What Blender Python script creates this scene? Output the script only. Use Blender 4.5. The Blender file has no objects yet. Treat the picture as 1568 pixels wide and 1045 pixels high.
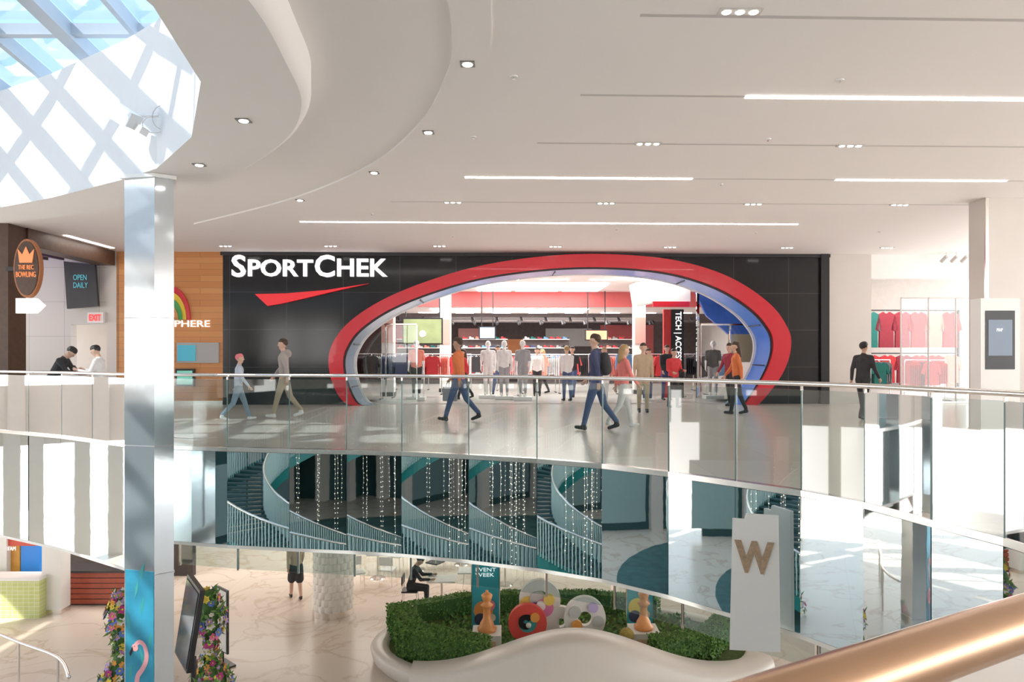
import bpy, math, random
import numpy as np
from mathutils import Vector, Matrix
from mathutils.geometry import tessellate_polygon
random.seed(7)
sc = bpy.context.scene
EYE = 1.4; LF = -5.2; CZ = 4.47; RZ = 4.1; F = 1089.0
# ---------------------------------------------------------------- materials
MATS = {}
def nt(name):
    m = bpy.data.materials.new(name); m.use_nodes = True
    n = m.node_tree.nodes; l = m.node_tree.links
    return m, n, l, n['Principled BSDF']
def mat(name, col=(.8,.8,.8), rough=.5, metal=0., emit=0., noise=.0, scale=6., bump=0., ecol=None, coat=0.):
    if name in MATS: return MATS[name]
    m, n, l, b = nt(name)
    b.inputs['Base Color'].default_value = (*col, 1)
    b.inputs['Roughness'].default_value = rough
    b.inputs['Metallic'].default_value = metal
    if coat: b.inputs['Coat Weight'].default_value = coat
    if emit:
        b.inputs['Emission Color'].default_value = (*(ecol or col), 1)
        b.inputs['Emission Strength'].default_value = emit
    if noise or bump:
        tc = n.new('ShaderNodeTexCoord'); nz = n.new('ShaderNodeTexNoise')
        nz.inputs['Scale'].default_value = scale; nz.inputs['Detail'].default_value = 4
        l.new(tc.outputs['Object'], nz.inputs['Vector'])
        if noise:
            r = n.new('ShaderNodeMapRange'); r.inputs['To Min'].default_value = 1-noise; r.inputs['To Max'].default_value = 1+noise
            l.new(nz.outputs['Fac'], r.inputs['Value'])
            mx = n.new('ShaderNodeVectorMath'); mx.operation = 'SCALE'; mx.inputs[0].default_value = col
            l.new(r.outputs['Result'], mx.inputs['Scale']); l.new(mx.outputs['Vector'], b.inputs['Base Color'])
        if bump:
            bp = n.new('ShaderNodeBump'); bp.inputs['Strength'].default_value = bump; bp.inputs['Distance'].default_value = .02
            l.new(nz.outputs['Fac'], bp.inputs['Height']); l.new(bp.outputs['Normal'], b.inputs['Normal'])
    MATS[name] = m
    return m
def mat_tile(name, c1, c2, mortar, bw, bh, rough=.2, metal=0., plane='XY', offset=0., msize=.006, vein=None, nscale=1.5, spec=.5):
    m, n, l, b = nt(name)
    tc = n.new('ShaderNodeTexCoord'); sep = n.new('ShaderNodeSeparateXYZ'); cmb = n.new('ShaderNodeCombineXYZ')
    l.new(tc.outputs['Object'], sep.inputs[0]); l.new(sep.outputs[plane[0]], cmb.inputs['X']); l.new(sep.outputs[plane[1]], cmb.inputs['Y'])
    br = n.new('ShaderNodeTexBrick'); br.offset = offset; br.inputs['Scale'].default_value = 1
    br.inputs['Brick Width'].default_value = bw; br.inputs['Row Height'].default_value = bh
    br.inputs['Mortar Size'].default_value = msize; br.inputs['Color1'].default_value = (*c1,1); br.inputs['Color2'].default_value = (*c2,1)
    br.inputs['Mortar'].default_value = (*mortar,1)
    l.new(cmb.outputs[0], br.inputs['Vector'])
    out = br.outputs['Color']
    if vein:
        nz = n.new('ShaderNodeTexNoise'); nz.inputs['Scale'].default_value = nscale; nz.inputs['Detail'].default_value = 6; nz.inputs['Distortion'].default_value = 1.6
        l.new(tc.outputs['Object'], nz.inputs['Vector'])
        cr_ = n.new('ShaderNodeValToRGB'); e = cr_.color_ramp.elements
        e[0].position = .47; e[0].color = (1,1,1,1); e[1].position = .53; e[1].color = (1,1,1,1)
        k = cr_.color_ramp.elements.new(.5); k.color = (*vein,1)
        l.new(nz.outputs['Fac'], cr_.inputs['Fac'])
        mx = n.new('ShaderNodeMixRGB'); mx.blend_type = 'MULTIPLY'; mx.inputs['Fac'].default_value = 1
        l.new(out, mx.inputs['Color1']); l.new(cr_.outputs['Color'], mx.inputs['Color2']); out = mx.outputs['Color']
    l.new(out, b.inputs['Base Color'])
    b.inputs['Roughness'].default_value = rough; b.inputs['Metallic'].default_value = metal; b.inputs['Specular IOR Level'].default_value = spec
    MATS[name] = m
    return m
def mat_glass(name, tint, refl=1.0, rough=0.0, gcol=(1,1,1)):
    m = bpy.data.materials.new(name); m.use_nodes = True
    n = m.node_tree.nodes; l = m.node_tree.links; n.clear()
    o = n.new('ShaderNodeOutputMaterial'); mix = n.new('ShaderNodeMixShader'); t = n.new('ShaderNodeBsdfTransparent'); g = n.new('ShaderNodeBsdfGlossy')
    fr = n.new('ShaderNodeFresnel'); fr.inputs['IOR'].default_value = 1.5
    mu = n.new('ShaderNodeMath'); mu.operation = 'MULTIPLY'; mu.inputs[1].default_value = refl; mu.use_clamp = True
    t.inputs['Color'].default_value = (*tint,1); g.inputs['Roughness'].default_value = rough; g.inputs['Color'].default_value = (*gcol,1)
    l.new(fr.outputs[0], mu.inputs[0]); l.new(mu.outputs[0], mix.inputs[0]); l.new(t.outputs[0], mix.inputs[1]); l.new(g.outputs[0], mix.inputs[2]); l.new(mix.outputs[0], o.inputs[0])
    MATS[name] = m
    return m

CEIL = mat('ceiling_white', (.90,.865,.84), .7, noise=.015, scale=.8)
WHITE = mat('white_paint', (.86,.85,.83), .5, noise=.02)
BRIGHTW = mat('well_white', (.70,.72,.74), .6, noise=.02)
BEIGE = mat('beige_panel', (.66,.61,.57), .35, noise=.05, scale=2)
SLOT = mat('slot_grey', (.58,.55,.53), .6, noise=.05)
DARK = mat('dark_metal', (.03,.03,.035), .35, noise=.2)
BLACK = mat('black_matt', (.012,.012,.014), .5, noise=.2)
STEEL = mat('brushed_steel', (.82,.78,.74), .22, 1., noise=.04, scale=30)
CHROME = mat('chrome', (.8,.82,.83), .05, 1., noise=.02)
BRONZE = mat('bronze_handrail', (.58,.38,.25), .25, 1., noise=.06, scale=12)
LIT = mat('lamp_lit', (1,.97,.92), .5, emit=9)
LITS = mat('lamp_spot', (1,.97,.92), .5, emit=14)
RED = mat('red_gloss', (.68,.025,.045), .25, noise=.05, coat=.3)
REDF = mat('red_fabric', (.55,.05,.05), .8, noise=.2)
SIGNW = mat('sign_white', (.95,.95,.95), .4, emit=.6, noise=.01)
WOOD = mat_tile('orange_wood', (.60,.25,.08), (.68,.32,.12), (.35,.14,.05), 1.4, .18, .4, plane='XZ', offset=.5, msize=.004)
DWOOD = mat('dark_wood', (.09,.05,.035), .45, noise=.4, scale=8)
MIRROR = mat('mirror_panel', (.72,.80,.81), .015, 1., noise=.02, scale=1, bump=.03)
MIRCOL = mat('mirror_column', (.72,.76,.79), .1, .72, noise=.03, scale=2, bump=.08)
GLASS = mat_glass('balustrade_glass', (.84,.89,.88), 1.2, .02)
GLASSE = mat('glass_edge_green', (.12,.2,.19), .2, noise=.1)
SHOPGL = mat_glass('shop_glass', (.95,.97,.97), 1.0)
SKYGL = mat_glass('skylight_glass', (.80,.91,1.), .5)
FLU = mat_tile('floor_upper_tile', (.70,.64,.58), (.74,.68,.62), (.58,.53,.48), 1.2, 1.2, .2, msize=.004, spec=.16)
FLL = mat_tile('floor_marble', (.66,.58,.50), (.69,.61,.53), (.54,.47,.40), 1.6, 1.6, .25, vein=(.84,.78,.72), msize=.004, nscale=.45, spec=.25)
STFL = mat_tile('floor_store_tile', (.70,.62,.59), (.74,.66,.63), (.58,.52,.48), 1.0, 1.0, .2, msize=.004, spec=.2)
BLK = mat_tile('black_tile', (.012,.014,.017), (.018,.021,.024), (.06,.06,.065), 1.65, 1.1, .12, plane='XZ', msize=.008)
TEAL = mat('teal_paint', (.02,.24,.23), .35, noise=.1)
DTEAL = mat('dark_teal_wall', (.03,.085,.09), .6, noise=.3, scale=1)
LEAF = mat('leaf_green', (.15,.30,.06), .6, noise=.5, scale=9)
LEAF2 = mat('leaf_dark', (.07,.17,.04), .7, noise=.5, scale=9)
SKIN = mat('skin', (.62,.40,.30), .55, noise=.05)
SKIN2 = mat('skin_tan', (.42,.26,.18), .55, noise=.05)
def cl(name, c, r=.8): return mat(name, c, r, noise=.12, scale=14, bump=.15)
def cm(name, c=(.5,.5,.5), r=.5, e=0): return mat(name, c, r, noise=.04, scale=5, emit=e)

# ---------------------------------------------------------------- mesh builder
class MB:
    def __init__(s): s.v=[]; s.f=[]; s.m=[]; s.sm=[]; s.mats=[]
    def mi(s, m):
        if m not in s.mats: s.mats.append(m)
        return s.mats.index(m)
    def add(s, vs, fs, m, smooth=False):
        o = len(s.v); s.v += [tuple(p) for p in vs]; i = s.mi(m)
        for f in fs: s.f.append([k+o for k in f]); s.m.append(i); s.sm.append(smooth)
    def box(s, c, d, m, rz=0., rx=0., ry=0.):
        R = Matrix.Rotation(rz,3,'Z') @ Matrix.Rotation(ry,3,'Y') @ Matrix.Rotation(rx,3,'X')
        vs = []
        for z in (-.5,.5):
            for x,y in ((-.5,-.5),(.5,-.5),(.5,.5),(-.5,.5)):
                vs.append(Vector(c)+R@Vector((x*d[0],y*d[1],z*d[2])))
        s.add(vs, [(3,2,1,0),(4,5,6,7),(0,1,5,4),(1,2,6,5),(2,3,7,6),(3,0,4,7)], m)
    def b2(s, x0,x1,y0,y1,z0,z1,m): s.box(((x0+x1)/2,(y0+y1)/2,(z0+z1)/2),(abs(x1-x0),abs(y1-y0),abs(z1-z0)),m)
    def cyl(s, p0, p1, r0, r1, m, n=12, smooth=True):
        p0=Vector(p0); p1=Vector(p1); d=(p1-p0)
        if d.length<1e-6: return
        d.normalize(); a = d.orthogonal().normalized(); b = d.cross(a)
        vs=[]
        for p,r in ((p0,r0),(p1,r1)):
            for i in range(n):
                t=2*math.pi*i/n; vs.append(p+a*(r*math.cos(t))+b*(r*math.sin(t)))
        s.add(vs,[(i,(i+1)%n,n+(i+1)%n,n+i) for i in range(n)],m,smooth)
        s.add(vs,[tuple(range(n-1,-1,-1)),tuple(range(n,2*n))],m)
    def tube(s, pts, r, m, n=8, closed=False):
        pts=[Vector(p) for p in pts]; vs=[]; N=len(pts)
        up=Vector((0,0,1))
        for i,p in enumerate(pts):
            if closed: t=pts[(i+1)%N]-pts[i-1]
            else: t=pts[min(i+1,N-1)]-pts[max(i-1,0)]
            t.normalize(); a=t.cross(up)
            if a.length<1e-3: a=t.cross(Vector((0,1,0)))
            a.normalize(); b=a.cross(t)
            rr = r[i] if isinstance(r,(list,tuple)) else r
            for k in range(n):
                th=2*math.pi*k/n; vs.append(p+a*rr*math.cos(th)+b*rr*math.sin(th))
        fs=[]
        for i in range(N if closed else N-1):
            j=(i+1)%N
            for k in range(n): fs.append((i*n+k,i*n+(k+1)%n,j*n+(k+1)%n,j*n+k))
        if not closed: fs += [tuple(range(n-1,-1,-1)), tuple((N-1)*n+k for k in range(n))]
        s.add(vs,fs,m,True)
    def ell(s, c, r, m, nu=14, nv=9, rot=None):
        if not isinstance(r,(tuple,list)): r=(r,r,r)
        vs=[]; fs=[]
        for j in range(nv+1):
            ph=math.pi*j/nv
            for i in range(nu):
                th=2*math.pi*i/nu
                p=Vector((r[0]*math.sin(ph)*math.cos(th),r[1]*math.sin(ph)*math.sin(th),r[2]*math.cos(ph)))
                if rot: p=rot@p
                vs.append(Vector(c)+p)
        for j in range(nv):
            for i in range(nu): fs.append((j*nu+i,(j+1)*nu+i,(j+1)*nu+(i+1)%nu,j*nu+(i+1)%nu))
        s.add(vs,fs,m,True)
    def prism(s, pts, z0, z1, m, ms=None):
        n=len(pts); vs=[(x,y,z0) for x,y in pts]+[(x,y,z1) for x,y in pts]
        tri=tessellate_polygon([[Vector((x,y,0)) for x,y in pts]])
        s.add(vs,[tuple(t) for t in tri]+[tuple(k+n for k in t) for t in tri],m)
        s.add(vs,[(i,(i+1)%n,n+(i+1)%n,n+i) for i in range(n)],ms or m)
    def xz(s, pts, y0, y1, m, ms=None):
        n=len(pts); vs=[(x,y0,z) for x,z in pts]+[(x,y1,z) for x,z in pts]
        tri=tessellate_polygon([[Vector((x,z,0)) for x,z in pts]])
        s.add(vs,[tuple(t) for t in tri]+[tuple(k+n for k in t) for t in tri],m)
        s.add(vs,[(i,(i+1)%n,n+(i+1)%n,n+i) for i in range(n)],ms or m)
    def loft(s, rings, m, closed=True, smooth=True):
        n=len(rings[0]); vs=[p for r in rings for p in r]; fs=[]
        for j in range(len(rings)-1):
            for i in range(n if closed else n-1): fs.append((j*n+i,j*n+(i+1)%n,(j+1)*n+(i+1)%n,(j+1)*n+i))
        s.add(vs,fs,m,smooth)
    def revolve(s, c, prof, m, n=20):
        rings=[[(c[0]+r*math.cos(2*math.pi*i/n),c[1]+r*math.sin(2*math.pi*i/n),c[2]+z) for i in range(n)] for r,z in prof]
        s.loft(rings,m)
    def text(s, body, x0,x1,z0,z1,y,m,depth=.02,off=.0,rot90=False):
        cu=bpy.data.curves.new('t','FONT'); cu.body=body; cu.extrude=.5; cu.offset=off; cu.resolution_u=3
        ob=bpy.data.objects.new('t',cu); sc.collection.objects.link(ob)
        bpy.context.view_layer.update(); dg=bpy.context.evaluated_depsgraph_get()
        me=bpy.data.meshes.new_from_object(ob.evaluated_get(dg))
        co=[v.co.copy() for v in me.vertices]; fs=[tuple(p.vertices) for p in me.polygons]
        bpy.data.objects.remove(ob); bpy.data.curves.remove(cu); bpy.data.meshes.remove(me)
        if rot90: co=[Vector((c.y,-c.x,c.z)) for c in co]
        ax=[c.x for c in co]; ay=[c.y for c in co]
        sx=(x1-x0)/(max(ax)-min(ax)); sz=(z1-z0)/(max(ay)-min(ay))
        s.add([(x0+(c.x-min(ax))*sx, y-(c.z+.5)*depth, z0+(c.y-min(ay))*sz) for c in co],fs,m)
    def build(s, name, M=None, bevel=0.):
        me=bpy.data.meshes.new(name); vs=s.v
        if M is not None: vs=[tuple(M@Vector(p)) for p in vs]
        me.from_pydata(vs,[],s.f)
        for m in s.mats: me.materials.append(m)
        me.polygons.foreach_set('material_index',s.m); me.polygons.foreach_set('use_smooth',s.sm)
        me.update(); ob=bpy.data.objects.new(name,me); sc.collection.objects.link(ob)
        if bevel:
            b=ob.modifiers.new('b','BEVEL'); b.width=bevel; b.segments=2; b.limit_method='ANGLE'
        return ob
def cr(pts, n=8, closed=False):
    P=[Vector(p) for p in pts]; N=len(P); out=[]
    rng=range(N) if closed else range(N-1)
    for i in rng:
        if closed: a,b,c,d=P[i-1],P[i],P[(i+1)%N],P[(i+2)%N]
        else: a,b,c,d=P[max(i-1,0)],P[i],P[i+1],P[min(i+2,N-1)]
        for k in range(n):
            t=k/n; out.append(.5*((2*b)+(c-a)*t+(2*a-5*b+4*c-d)*t*t+(3*b-a-3*c+d)*t**3))
    if not closed: out.append(P[-1])
    return out
# facade frame: store front stands 21 m north, turned 1.5 deg
FAC = Matrix.Translation((0,21,0)) @ Matrix.Rotation(.027,4,'Z')
def E(a, b, dy=0.):   # image pixel column and row -> metres in facade frame
    t=(a-784)/F; s=(21+dy)*t/(1-.027*t); return s, EYE+(547-b)/F*(21+dy+.027*s)
def X(a, d): return (a-784)/F*d  # image pixel column at a given depth -> metres across
def Z(b, d): return EYE+(547-b)/F*d  # image pixel row at a given depth -> height in metres

# ---------------------------------------------------------------- shell
edge=[(-20,17.6),(-16,16.4),(-13,15.2),(-9.86,13.7),(-8.0,12.7),(-6.2,11.5),(-5.43,11.25),(-4.37,10.98),(-3.36,10.8),(-2.46,10.66),(-1.61,10.5),(-.6,10.16),(.36,9.77),(1.2,9.3),(1.93,8.66),(2.54,8.0),(3.05,7.44),(3.42,6.84),(3.63,6.1),(3.83,5.48),(3.95,4.5),(3.75,3.4),(3.1,2.4),(2.0,1.6),(1.1,1.08),(.45,.74),(-.3,.35),(-2,-.5),(-4,-1.5),(-7,-2.6),(-10,-3.4),(-13,-4),(-15.7,-4.4)]
mb=MB(); mb.prism(edge+[(-16,-9),(16,-9),(16,21.43),(-20,20.46)],-1.46,0,FLU)
for i,f in enumerate(mb.f):
    if all(abs(mb.v[k][2]+1.46)<1e-4 for k in f): mb.m[i]=mb.mi(CEIL)
mb.build('floor_upper')
mb=MB(); mb.b2(-24,18,-10,34,LF-.2,LF,FLL); mb.build('floor')
mb=MB(); mb.b2(-24,18,33.8,34,LF,-1.46,BEIGE); mb.b2(-24,18,21.7,34,-1.46,-1.3,CEIL); mb.build('wall_north_lower')
mb=MB(); mb.b2(-16.2,-16,-9,5,LF,-.02,DTEAL); mb.b2(-16,16,-9.2,-9,LF,-.02,DTEAL)
for k in range(8): # shopfront piers and sign bands of the lower south side
    x=-15+k*3.6; mb.b2(x,x+.5,-9,-8.6,LF,-1.5,BEIGE); mb.b2(x+.5,x+3.6,-9,-8.9,-2.2,-1.7,cm('sign_band_%d'%k,random.choice(((.1,.3,.3),(.4,.35,.3),(.5,.1,.08),(.7,.65,.6)))))
for k in range(4): # piers and shop windows of the lower west side
    y=-8+k*3.4; mb.b2(-16,-15.7,y,y+.45,LF,-1.5,BEIGE); mb.b2(-16,-15.95,y+.6,y+3.2,-4.9,-2.4,cm('west_shop_%d'%k,random.choice(((.3,.42,.42),(.45,.4,.35),(.2,.3,.33)))))
mb.build('wall_south_lower')
# upper level window walls behind and left of the visitor
mb=MB()
x=-19
k=0
while x<16:
    mb.b2(x,x+.45,-9.3,-8.9,0,CZ,BEIGE); 
    mb.b2(x+.45,x+2.8,-9.2,-9.1,0,.9 if k%3 else CZ-.6,BEIGE if k%3 else mat('south_shop',(.28,.26,.25),.4,noise=.2)); mb.b2(x+.45,x+2.8,-9.2,-9.1,CZ-.7,CZ,BEIGE)
    mb.b2(x+1.58,x+1.66,-9.2,-9.1,.9,CZ-.7,DARK); mb.b2(x+.45,x+2.8,-9.2,-9.1,2.4,2.48,DARK); x+=2.8; k+=1
mb.build('wall_south')
mb=MB(); y=-9; k=0
while y<15:
    mb.b2(-20.5,-20.1,y,y+.45,LF if y>5 else 0,CZ,BEIGE); mb.b2(-20.4,-20.3,y+.45,y+2.8,CZ-.7,CZ,BEIGE); mb.b2(-20.4,-20.3,y+.45,y+2.8,-1.4,.5,BEIGE)
    mb.b2(-20.4,-20.3,y+1.58,y+1.66,.5,CZ-.7,DARK); mb.b2(-20.4,-20.3,y+.45,y+2.8,2.4,2.48,DARK); y+=2.8
mb.build('wall_west')

rim=[(-9.24,12.84),(-7.8,12.05),(-5.9,10.8),(-5.08,10.17),(-3.93,8.72),(-3.05,6.97),(-2.76,5.47),(-2.9,3.8),(-3.8,2.0),(-5.5,.8),(-8,.3),(-11,1),(-13.5,3),(-14.8,6),(-14.5,9.5),(-13,12),(-11,13.2)]
ring=[(-10.4,14.3),(-7.7,13.2),(-5.62,11.9),(-4.73,11.1),(-3.74,10.07),(-2.75,8.72),(-2.25,7.6),(-2.08,6.58),(-2.0,5.2),(-2.3,3.3),(-3.3,1.2),(-5.3,-.1),(-8,-.6),(-11.4,.1),(-14.2,2.4),(-15.7,6),(-15.5,10),(-13.8,13.1),(-12,14.3)]
rimc=[(p.x,p.y) for p in cr([(x,y,0) for x,y in rim],1,True)]
ringc=[(p.x,p.y) for p in cr([(x,y,0) for x,y in ring],6,True)]
def offs(poly,d):
    n=len(poly); A=sum(poly[i][0]*poly[(i+1)%n][1]-poly[(i+1)%n][0]*poly[i][1] for i in range(n)); sg=1 if A>0 else -1
    o=[]
    for i in range(n):
        a=Vector(poly[i-1]); b=Vector(poly[(i+1)%n]); t=(b-a).normalized(); o.append((poly[i][0]+sg*t.y*d, poly[i][1]-sg*t.x*d))
    return o
mb=MB()
outer=[(-20.2,-9.5),(18,-9.5),(18,21.9),(-20.2,20.8)]
allp=outer+ringc
tri=tessellate_polygon([[Vector((x,y,0)) for x,y in outer],[Vector((x,y,0)) for x,y in ringc]])
mb.add([(x,y,CZ) for x,y in allp],[tuple(t) for t in tri],CEIL)
tri=tessellate_polygon([[Vector((x,y,0)) for x,y in ringc],[Vector((x,y,0)) for x,y in rimc]])
mb.add([(x,y,RZ) for x,y in ringc+rimc],[tuple(t) for t in tri],CEIL)
mb.loft([[(x,y,RZ) for x,y in ringc],[(x,y,RZ+.03) for x,y in offs(ringc,.05)],[(x,y,RZ+.12) for x,y in offs(ringc,.1)],[(x,y,CZ+.02) for x,y in offs(ringc,.1)]],CEIL)
a1=cr([(-.55,5.0,0),(-.55,6.11,0),(-.57,6.73,0),(-.70,7.65,0),(-1.24,9.36,0),(-2.36,11.45,0),(-4.36,13.8,0),(-7.3,16.3,0)],8)
a2=cr([(-.15,5.0,0),(-.18,6.11,0),(-.21,6.86,0),(-.39,7.83,0),(-.88,9.23,0),(-1.9,11.3,0),(-3.86,13.9,0),(-7.0,16.7,0)],8)
mb.loft([[(p.x,p.y,CZ) for p in a1],[(p.x,p.y,CZ-.03) for p in a1],[(p.x,p.y,CZ-.03) for p in a2],[(p.x,p.y,CZ) for p in a2]],CEIL,closed=False,smooth=False)
mb.build('ceiling')
mb=MB(); WT=6.15
mb.loft([[(x,y,RZ) for x,y in rimc],[(x,y,WT) for x,y in rimc]],BRIGHTW,smooth=False)
wo=offs(rimc,.15)
mb.loft([[(x,y,WT) for x,y in rimc],[(x,y,WT+.06) for x,y in rimc],[(x,y,WT+.06) for x,y in wo],[(x,y,CZ) for x,y in wo]],BRIGHTW,smooth=False)
mb.build('wall_skylight_well')
mb=MB(); FR=mat('skylight_frame',(.45,.50,.56),.4,noise=.04)
def sz(y): return WT+.12+(14-y)*.16
x0,x1,y0,y1=-15.4,-2.4,-.2,14
mb.add([(x0,y0,sz(y0)+.06),(x1,y0,sz(y0)+.06),(x1,y1,sz(y1)+.06),(x0,y1,sz(y1)+.06)],[(0,1,2,3)],SKYGL)
xs=[-15.2+1.15*i for i in range(12)]
for i,xx in enumerate(xs):
    w=.24 if i%2 else .09
    mb.add([(xx-w/2,y0,sz(y0)-.2),(xx+w/2,y0,sz(y0)-.2),(xx+w/2,y1,sz(y1)-.2),(xx-w/2,y1,sz(y1)-.2),(xx-w/2,y0,sz(y0)+.05),(xx+w/2,y0,sz(y0)+.05),(xx+w/2,y1,sz(y1)+.05),(xx-w/2,y1,sz(y1)+.05)],[(0,1,2,3),(0,1,5,4),(1,2,6,5),(2,3,7,6),(3,0,4,7),(4,5,6,7)],FR)
for yy in [0,1.9,3.8,5.7,7.6,9.5,11.4,13.3]:
    mb.b2(x0,x1,yy-.07,yy+.07,sz(yy)-.14,sz(yy)+.04,FR)
mb.build('window_skylight')

# ---------------------------------------------------------------- ceiling lights
mb=MB()
def slot(xa,xb,y0,lit=()):
    R=lambda x:y0+.027*x
    def strip(a,b,m,w,z): 
        mb.add([(a,R(a)-w,z),(b,R(b)-w,z),(b,R(b)+w,z),(a,R(a)+w,z),(a,R(a)-w,CZ+.01),(b,R(b)-w,CZ+.01),(b,R(b)+w,CZ+.01),(a,R(a)+w,CZ+.01)],[(0,1,2,3),(0,1,5,4),(1,2,6,5),(2,3,7,6),(3,0,4,7)],m)
    strip(xa,xb,SLOT,.024,CZ-.003)
    for a,b in lit: strip(a,b,LIT,.036,CZ-.010)
slot(1.15,9,6.35); slot(.8,9.5,8.3,[(2.75,9.5)]); slot(.36,10,10.18); slot(-.83,10,12.15,[(-.8,3.1),(5.6,8.6)])
slot(-2.4,11,14.1); slot(-4.8,6.6,16.25,[(-4.8,6.6)])
mb.b2(-11.3,-11.18,17.9,20,CZ-.012,CZ+.01,LIT)
mb.build('linear_ceiling_light')
mb=MB()
def triple(x,y):
    mb.b2(x-.19,x+.19,y-.055,y+.055,CZ-.014,CZ+.01,SLOT)
    for k in (-.12,0,.12): mb.cyl((x+k,y,CZ-.014),(x+k,y,CZ-.02),.04,.036,LITS,10)
for x,y in [(2.02,6.3),(1.95,10.2),(4.9,10.3),(-1.17,14.07),(1.87,14.15),(4.83,14.23),(7.8,14.3),(1.2,19.7),(-2,19.6),(4.4,19.8),(7.7,19.9),(10.5,19.9),(-7.9,19.6),(-5,19.6),(-11.5,14.8)]: triple(x,y)
mb.build('recessed_triple_spotlight')
mb=MB()
def down(x,y,z):
    mb.b2(x-.075,x+.075,y-.07,y+.07,z-.012,z+.01,mat('bezel_grey',(.2,.19,.18),.4,noise=.05)); mb.cyl((x,y,z-.011),(x,y,z-.018),.055,.05,LITS,12)
for x,y in [(-.46,7.36),(-1.13,9.6),(-2.27,11.7),(-4.1,13.75)]: down(x,y,CZ-.03)
for a,b in [(373,184),(305,252)]:
    d=(RZ-EYE)*F/(547-b); down(X(a,d),d,RZ)
mb.build('recessed_downlight')
mb=MB()
for x,y in [(.02,7.77),(3.63,7.87),(3.6,10.0),(-.54,9.9),(3.7,12.6),(-3,15.2),(6,17.5),(-1.5,18),(2.5,17),(9,17.4),(-5.2,15)]:
    mb.cyl((x,y,CZ),(x,y,CZ-.012),.045,.04,WHITE,14); mb.cyl((x,y,CZ-.012),(x,y,CZ-.03),.01,.015,CHROME,8)
mb.build('ceiling_sprinkler')
mb=MB(); c=Vector((X(183,9.8),9.8,Z(172,9.8)))
mb.box(c,(.62,.2,.2),WHITE,-.3,0,.55); mb.box(c+Vector((-.02,-.09,-.06)),(.5,.06,.14),mat('lamp_glass',(.9,.93,.95),.1,emit=.5),-.3,0,.55)
mb.box(c+Vector((.22,.05,-.2)),(.22,.2,.1),STEEL,0,0,.5)
mb.tube([c+Vector((.1,.1,0)),c+Vector((.3,.3,.05)),c+Vector((.5,.3,.08)),(-4.82,9.9,c.z+.1)],.025,WHITE)
mb.tube([c+Vector((.5+.15*math.cos(t),.2,.0+.17*math.sin(t))) for t in np.linspace(0,6.28,24)],.006,SLOT,6)
mb.tube([c+Vector((.38+.17*math.cos(t),.2,-.1+.12*math.sin(t))) for t in np.linspace(2,7.5,24)],.008,WHITE,6)
mb.build('flood_light')

# ---------------------------------------------------------------- balustrade, fascia
fas=MB(); gl=MB(); tr=MB()
for i in range(len(edge)-1):
    p,q=Vector(edge[i]),Vector(edge[i+1]); t=(q-p); L=t.length; t.normalize(); nv=Vector((t.y,-t.x))
    if (nv.x*(-6-p.x)+nv.y*(5-p.y))<0: nv=-nv
    n=max(1,round(L/1.15)) if L>1.4 else 1
    for k in range(n):
        a=p+(q-p)*(k/n)+t*.006; b=p+(q-p)*((k+1)/n)-t*.006
        zb=-2.0 if a.x<-5.6 and a.y>9 else -1.49
        jt=random.uniform(-.012,.012)
        o0,o1=nv*.02,nv*.05
        A,B,C,D=a+o0,b+o0,b+o1+nv*jt,a+o1-nv*jt
        fas.prism([(A.x,A.y),(B.x,B.y),(C.x,C.y),(D.x,D.y)],zb,-.06,MIRROR)
        g0,g1=nv*.025,nv*.04
        a2=a+t*.006;b2=b-t*.006
        A,B,C,D=a2+g0,b2+g0,b2+g1,a2+g1
        gl.prism([(A.x,A.y),(B.x,B.y),(C.x,C.y),(D.x,D.y)],-.04,1.06,GLASS)
        e0=b-t*.006; A,B,C,D=e0+g0,e0+t*.012+g0,e0+t*.012+g1,e0+g1
        gl.prism([(A.x,A.y),(B.x,B.y),(C.x,C.y),(D.x,D.y)],-.04,1.06,GLASSE)
        h=b+nv*.03
        gl.b2(h.x-.012,h.x+.012,h.y-.012,h.y+.012,1.05,1.095,STEEL)
    A,B,C,D=p+nv*-.05,q+nv*-.05,q+nv*.055,p+nv*.055
    tr.prism([(A.x,A.y),(B.x,B.y),(C.x,C.y),(D.x,D.y)],-.055,.008,STEEL)
    zb=-2.0 if p.x<-5.6 and p.y>9 else -1.49
    A,B,C,D=p+nv*-.12,q+nv*-.12,q+nv*.055,p+nv*.055
    tr.prism([(A.x,A.y),(B.x,B.y),(C.x,C.y),(D.x,D.y)],zb-.05,zb-.003,mat('fascia_trim',(.78,.74,.68),.4,noise=.03))
    if p.y>5 and p.x>-5.6 :
        A,B,C,D=p-nv*.25,q-nv*.25,q-nv*.262,p-nv*.262
        tr.prism([(A.x,A.y),(B.x,B.y),(C.x,C.y),(D.x,D.y)],-1.95,-1.465,GLASS)
        m_=p-nv*.256; tr.b2(m_.x-.015,m_.x+.015,m_.y-.015,m_.y+.015,-1.97,-1.465,STEEL)
fas.build('mirrored_fascia'); gl.build('glass_balustrade'); tr.build('trim_1')
rp=cr([(x,y,1.12) for x,y in edge[:23]],4)
mb=MB(); mb.tube(rp,.026,STEEL,10)
mb.build('handrail')
mb=MB(); mb.tube(cr([(3.1,2.42,1.085),(2.0,1.62,1.085),(1.15,1.13,1.085),(.6,.84,1.085),(.2,.62,1.085),(-.25,.38,1.085),(-2,-.5,1.085),(-4,-1.5,1.085)],8),.03,BRONZE,20); mb.build('bronze_handrail')

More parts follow.
